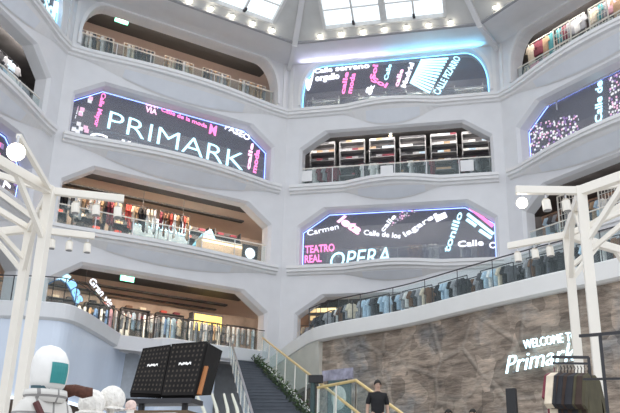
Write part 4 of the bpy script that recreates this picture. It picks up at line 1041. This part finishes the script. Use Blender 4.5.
part(B().tube([(0,0,1.40), (0,-.005,1.49)], [.108,.112], 16), 'neck_warmer', mat('dark_teal_cloth', (.05,.10,.12), .8), t, smooth=True)
b = B(); b.tube([(-.13,-.10,1.37), (-.06,-.155,1.22), (.05,-.16,1.0), (.12,-.15,.85)], .022, 8); part(b, 'strap', mat('burgundy_strap', (.10,.03,.03), .6), t)
sc = thing('scarf', 'dark brown knitted scarf stretched to the right of the hooded mannequin', 'scarf', at_dist(68, 392, 6.1), R(12))
b = B(); b.tube([(-.10,0,-.03), (-.03,.0,.0), (.05,.0,.015), (.11,.01,.0), (.17,.02,.005)], [.045,.05,.04,.042,.03], 12); part(b, 'wrap', mat('brown_knit', (.11,.045,.03), .9, noise=.3, scale=40), sc, smooth=True)
b = B(); b.tube([(-.02,.01,-.02), (0,.03,-.3), (.01,.04,-.75)], .02, 8); part(b, 'hanging_end', mat('brown_knit', (.11,.045,.03), .9), sc)
# display table
tz = at_dist(100, 413, 6.5).z-.02
tb = at_dist(118, 413, 6.7); t = thing('display_table', 'low pale display table under the fluffy hats, below the frame', 'table', (tb.x, tb.y, 0), R(-10))
part(B().box(-.75, -.35, tz-.04, .75, .35, tz), 'top', WALL, t, bevel=.01)
for sx in (-.7, .7):
    for sy in (-.3, .3): part(B().box(sx-.025, sy-.025, 0, sx+.025, sy+.025, tz-.04), 'leg', WMETAL, t)
FLUFF = mat('fluffy_white', (.86,.83,.77), .95, noise=.1, scale=30, bump=1.)
def fluffy(loc, r, label, m):
    t = thing('fluffy_hat', label, 'hat', (loc.x, loc.y, tz), random.uniform(0, 3))
    h = loc.z-tz; rg = random.Random(int(r*1000)); b = B(); secs = []
    for i_ in range(13):
        th = math.pi*(.02+.72*i_/12); secs.append([(r*(1+rg.uniform(-.05,.05))*math.sin(th)*math.cos(2*math.pi*k/22), r*(1+rg.uniform(-.05,.05))*math.sin(th)*math.sin(2*math.pi*k/22), h-r*.1+r*1.0*math.cos(th)*(1+rg.uniform(-.03,.03))) for k in range(22)])
    b.loft(secs, close=True); part(b, 'crown', m, t, smooth=True)
    br = [[(q*math.cos(2*math.pi*k/22), q*math.sin(2*math.pi*k/22), z+rg.uniform(-.006,.006)) for k in range(22)] for q, z in ((r*.72,h-.62*r), (r*1.12,h-.78*r), (r*1.15,h-.9*r), (r*.72,h-.8*r))]
    part(B().loft(br, close=True, caps=False), 'brim', m, t, smooth=True); part(B().tube([(0,0,0), (0,0,max(.02,h-.3*r))], .03, 8), 'stand', WMETAL, t)
fluffy(at_dist(92, 402, 6.6), .105, 'white fluffy hat on the display table, nearer the mannequin', FLUFF)
fluffy(at_dist(112, 398, 6.7), .105, 'white fluffy hat on the display table, nearer the black display panels', FLUFF)
fluffy(at_dist(131, 405, 6.5), .042, 'tiny pale pink fluffy hat in front of the black display panels', mat('fluffy_pink', (.80,.62,.55), .95, noise=.1, scale=30, bump=1.))
def panel(label, c, vent=True):        # four pixel corners and a distance; a slab 4 cm thick, leaning
    P = [at_dist(x, y, d) for x, y, d in c]; o = sum(P, Vector())/4; q = [p-o for p in P]
    nrm = (q[1]-q[0]).cross(q[3]-q[0]).normalized(); nrm = nrm if nrm.dot(CAM-o) > 0 else -nrm
    t = thing('vented_display', label, 'display', o, 0); PB = mat('panel_black', (.016,.0145,.014), .9, noise=.2); PB.node_tree.nodes['Principled BSDF'].inputs['Specular IOR Level'].default_value = .15
    part(B().loft([[p for p in q], [p-nrm*.04 for p in q]], close=True), 'shell', PB, t)
    if not vent: return t, q, nrm
    at = lambda u, v_: (q[0]*(1-u)+q[1]*u)*(1-v_)+(q[3]*(1-u)+q[2]*u)*v_+nrm*.014
    us = [0]; vs_ = [0]
    for k in range(8): us += [.08+.84*k/7-.022, .08+.84*k/7+.022]
    for k in range(10): vs_ += [.08+.84*k/9-.02, .08+.84*k/9+.02]
    us.append(1); vs_.append(1); n = len(us); me = bpy.data.meshes.new('vent_sheet')
    fs = []; mi = []
    for j in range(len(vs_)-1):
        for k in range(n-1):
            fs.append((j*n+k, j*n+k+1, (j+1)*n+k+1, (j+1)*n+k)); mi.append(1 if (j % 2 and k % 2 and not (6 <= j <= 10 and 4 < k < 12)) else 0)
    me.from_pydata([tuple(at(u, w)) for w in vs_ for u in us], [], fs); me.materials.append(PB); me.materials.append(mat('vent_brown', (.05,.04,.03), .9))
    for p_, k in zip(me.polygons, mi): p_.material_index = k
    o_ = bpy.data.objects.new('vent_sheet', me); COL.objects.link(o_); o_.parent = t
    at2 = lambda u, v_: at(u, v_)+nrm*.004
    b = B(); xs = [.33+.045*k for k in range(9)]; top = [at2(x, .455-.02*(k % 3 == 1)-.012*(k % 2)) for k, x in enumerate(xs)]; bot = [at2(x, .40+.018*(k % 4 == 2)-.01*(k % 2)-.0) for k, x in enumerate(xs)]
    b.loft([top, bot]); part(b, 'lettering', mat('print_white', (.85,.83,.8), .5), t)
    return t, q, nrm
panel('left one of two tilted black display panels with rows of vents and small white print', ((143,349.5,7.35), (171,345.5,7.35), (161,395,7.0), (130,394,7.0)))
panel('right one of two tilted black display panels with rows of vents and small white print', ((172,345,7.35), (207.5,342,7.3), (194,396,6.95), (161.5,396.5,7.0)))
t, q, nrm = panel('narrow black side panel with an orange strip right of the display panels', ((208.5,343,7.3), (222.5,351,7.9), (211,395,7.7), (195.5,396,6.97)), False)
b = B(); a = q[0]*.78+q[1]*.02+q[3]*.2; c = q[3]*.95+q[2]*.05; m_ = (q[0]*.55+q[3]*.45)+nrm*.02+(q[1]-q[0])*.08; n__ = (q[0]*.03+q[3]*.97)+nrm*.02+(q[1]-q[0])*.05
b.beam(m_, n__, .035, .02); part(b, 'strip', mat('orange_strip', (.45,.17,.05), .5), t)
sp_ = at_dist(164, 396, 7.05); t = thing('panel_stand', 'dark stand with trays that carries the two black display panels', 'stand', (sp_.x, sp_.y, 0), R(-3))
part(B().box(-.30, -.10, sp_.z-.07, .30, .14, sp_.z-.03), 'tray', DSTEEL, t); part(B().box(-.26, -.12, sp_.z-.16, .28, .12, sp_.z-.13), 'tray', mat('tray_brown', (.12,.075,.04), .6), t)
for sx in (-.2, .2): part(B().box(sx-.02, -.02, 0, sx+.02, .02, sp_.z-.07), 'post', DSTEEL, t)
# pale curved stalks beside the display, at the foot of the stair glass
for k, (x0, x1) in enumerate(((206,196), (216,212), (226,224), (237,232))):
    a = at_dist(x1, 394, 8.6); b_ = at_dist(x0+3, 425, 8.4); t = thing('curved_post', 'pale curved post, %s from the display panels, below the stair glass' % ordn(k), 'post', (b_.x, b_.y, 0), 0)
    l_ = Vector((b_.x, b_.y, 0)); part(B().tube([(0,0,0), b_-l_, b_.lerp(a, .5)-l_+Vector((.012,0,0)), a-l_], [.02,.02,.018,.012], 8), 'shaft', mat('pale_cane', (.66,.66,.55), .5), t)

# ------------------------------------------------------------------ foreground at the right: black rails with dark coats
def near_rail(label, a, e, d0, d1, low, posts):
    p, q = at_dist(*a, d0), at_dist(*e, d1); o = Vector((p.x, p.y, 0)); t = thing('clothes_rail', label, 'clothes rail', o, 0)
    part(B().beam(p-o, q-o, .022), 'rail', DSTEEL, t)
    for z in low: part(B().beam(p-o-Vector((0,0,z)), q-o-Vector((0,0,z)), .016), 'crossbar', DSTEEL, t)
    for f_ in posts:
        r_ = p.lerp(q, f_)-o; part(B().beam(Vector((r_.x, r_.y, 0)), r_, .022), 'upright', DSTEEL, t)
    return p, q
p, q = near_rail('black metal rail of dark coats below the neon script', (552,357), (589,357.5), 7.0, 7.0, (.05,), (.985,))
o_ = Vector((p.x, p.y, 0))
near_rail('tall black metal rail at the right edge behind the dark coats', (580,336), (640,331), 6.4, 6.0, (.32, .95), (.35, 1.))
cl = ['burgundy','cream','black','espresso','black','espresso','espresso','black','dark olive','espresso','dark olive']
for k, c in enumerate(cl):
    f_ = (k+.3)/len(cl); w = p.lerp(q, f_); d = (q-p).normalized()
    lab = '%s coat on the near black rail, %s from its left end' % (c, ordn(k))
    o = garment('coat', c, (w.x, w.y, w.z-.135), math.atan2(d.y, d.x)+R(64+random.uniform(-8, 8)), lab, 'coats on the near black rail', .62 if k == 0 else .78)
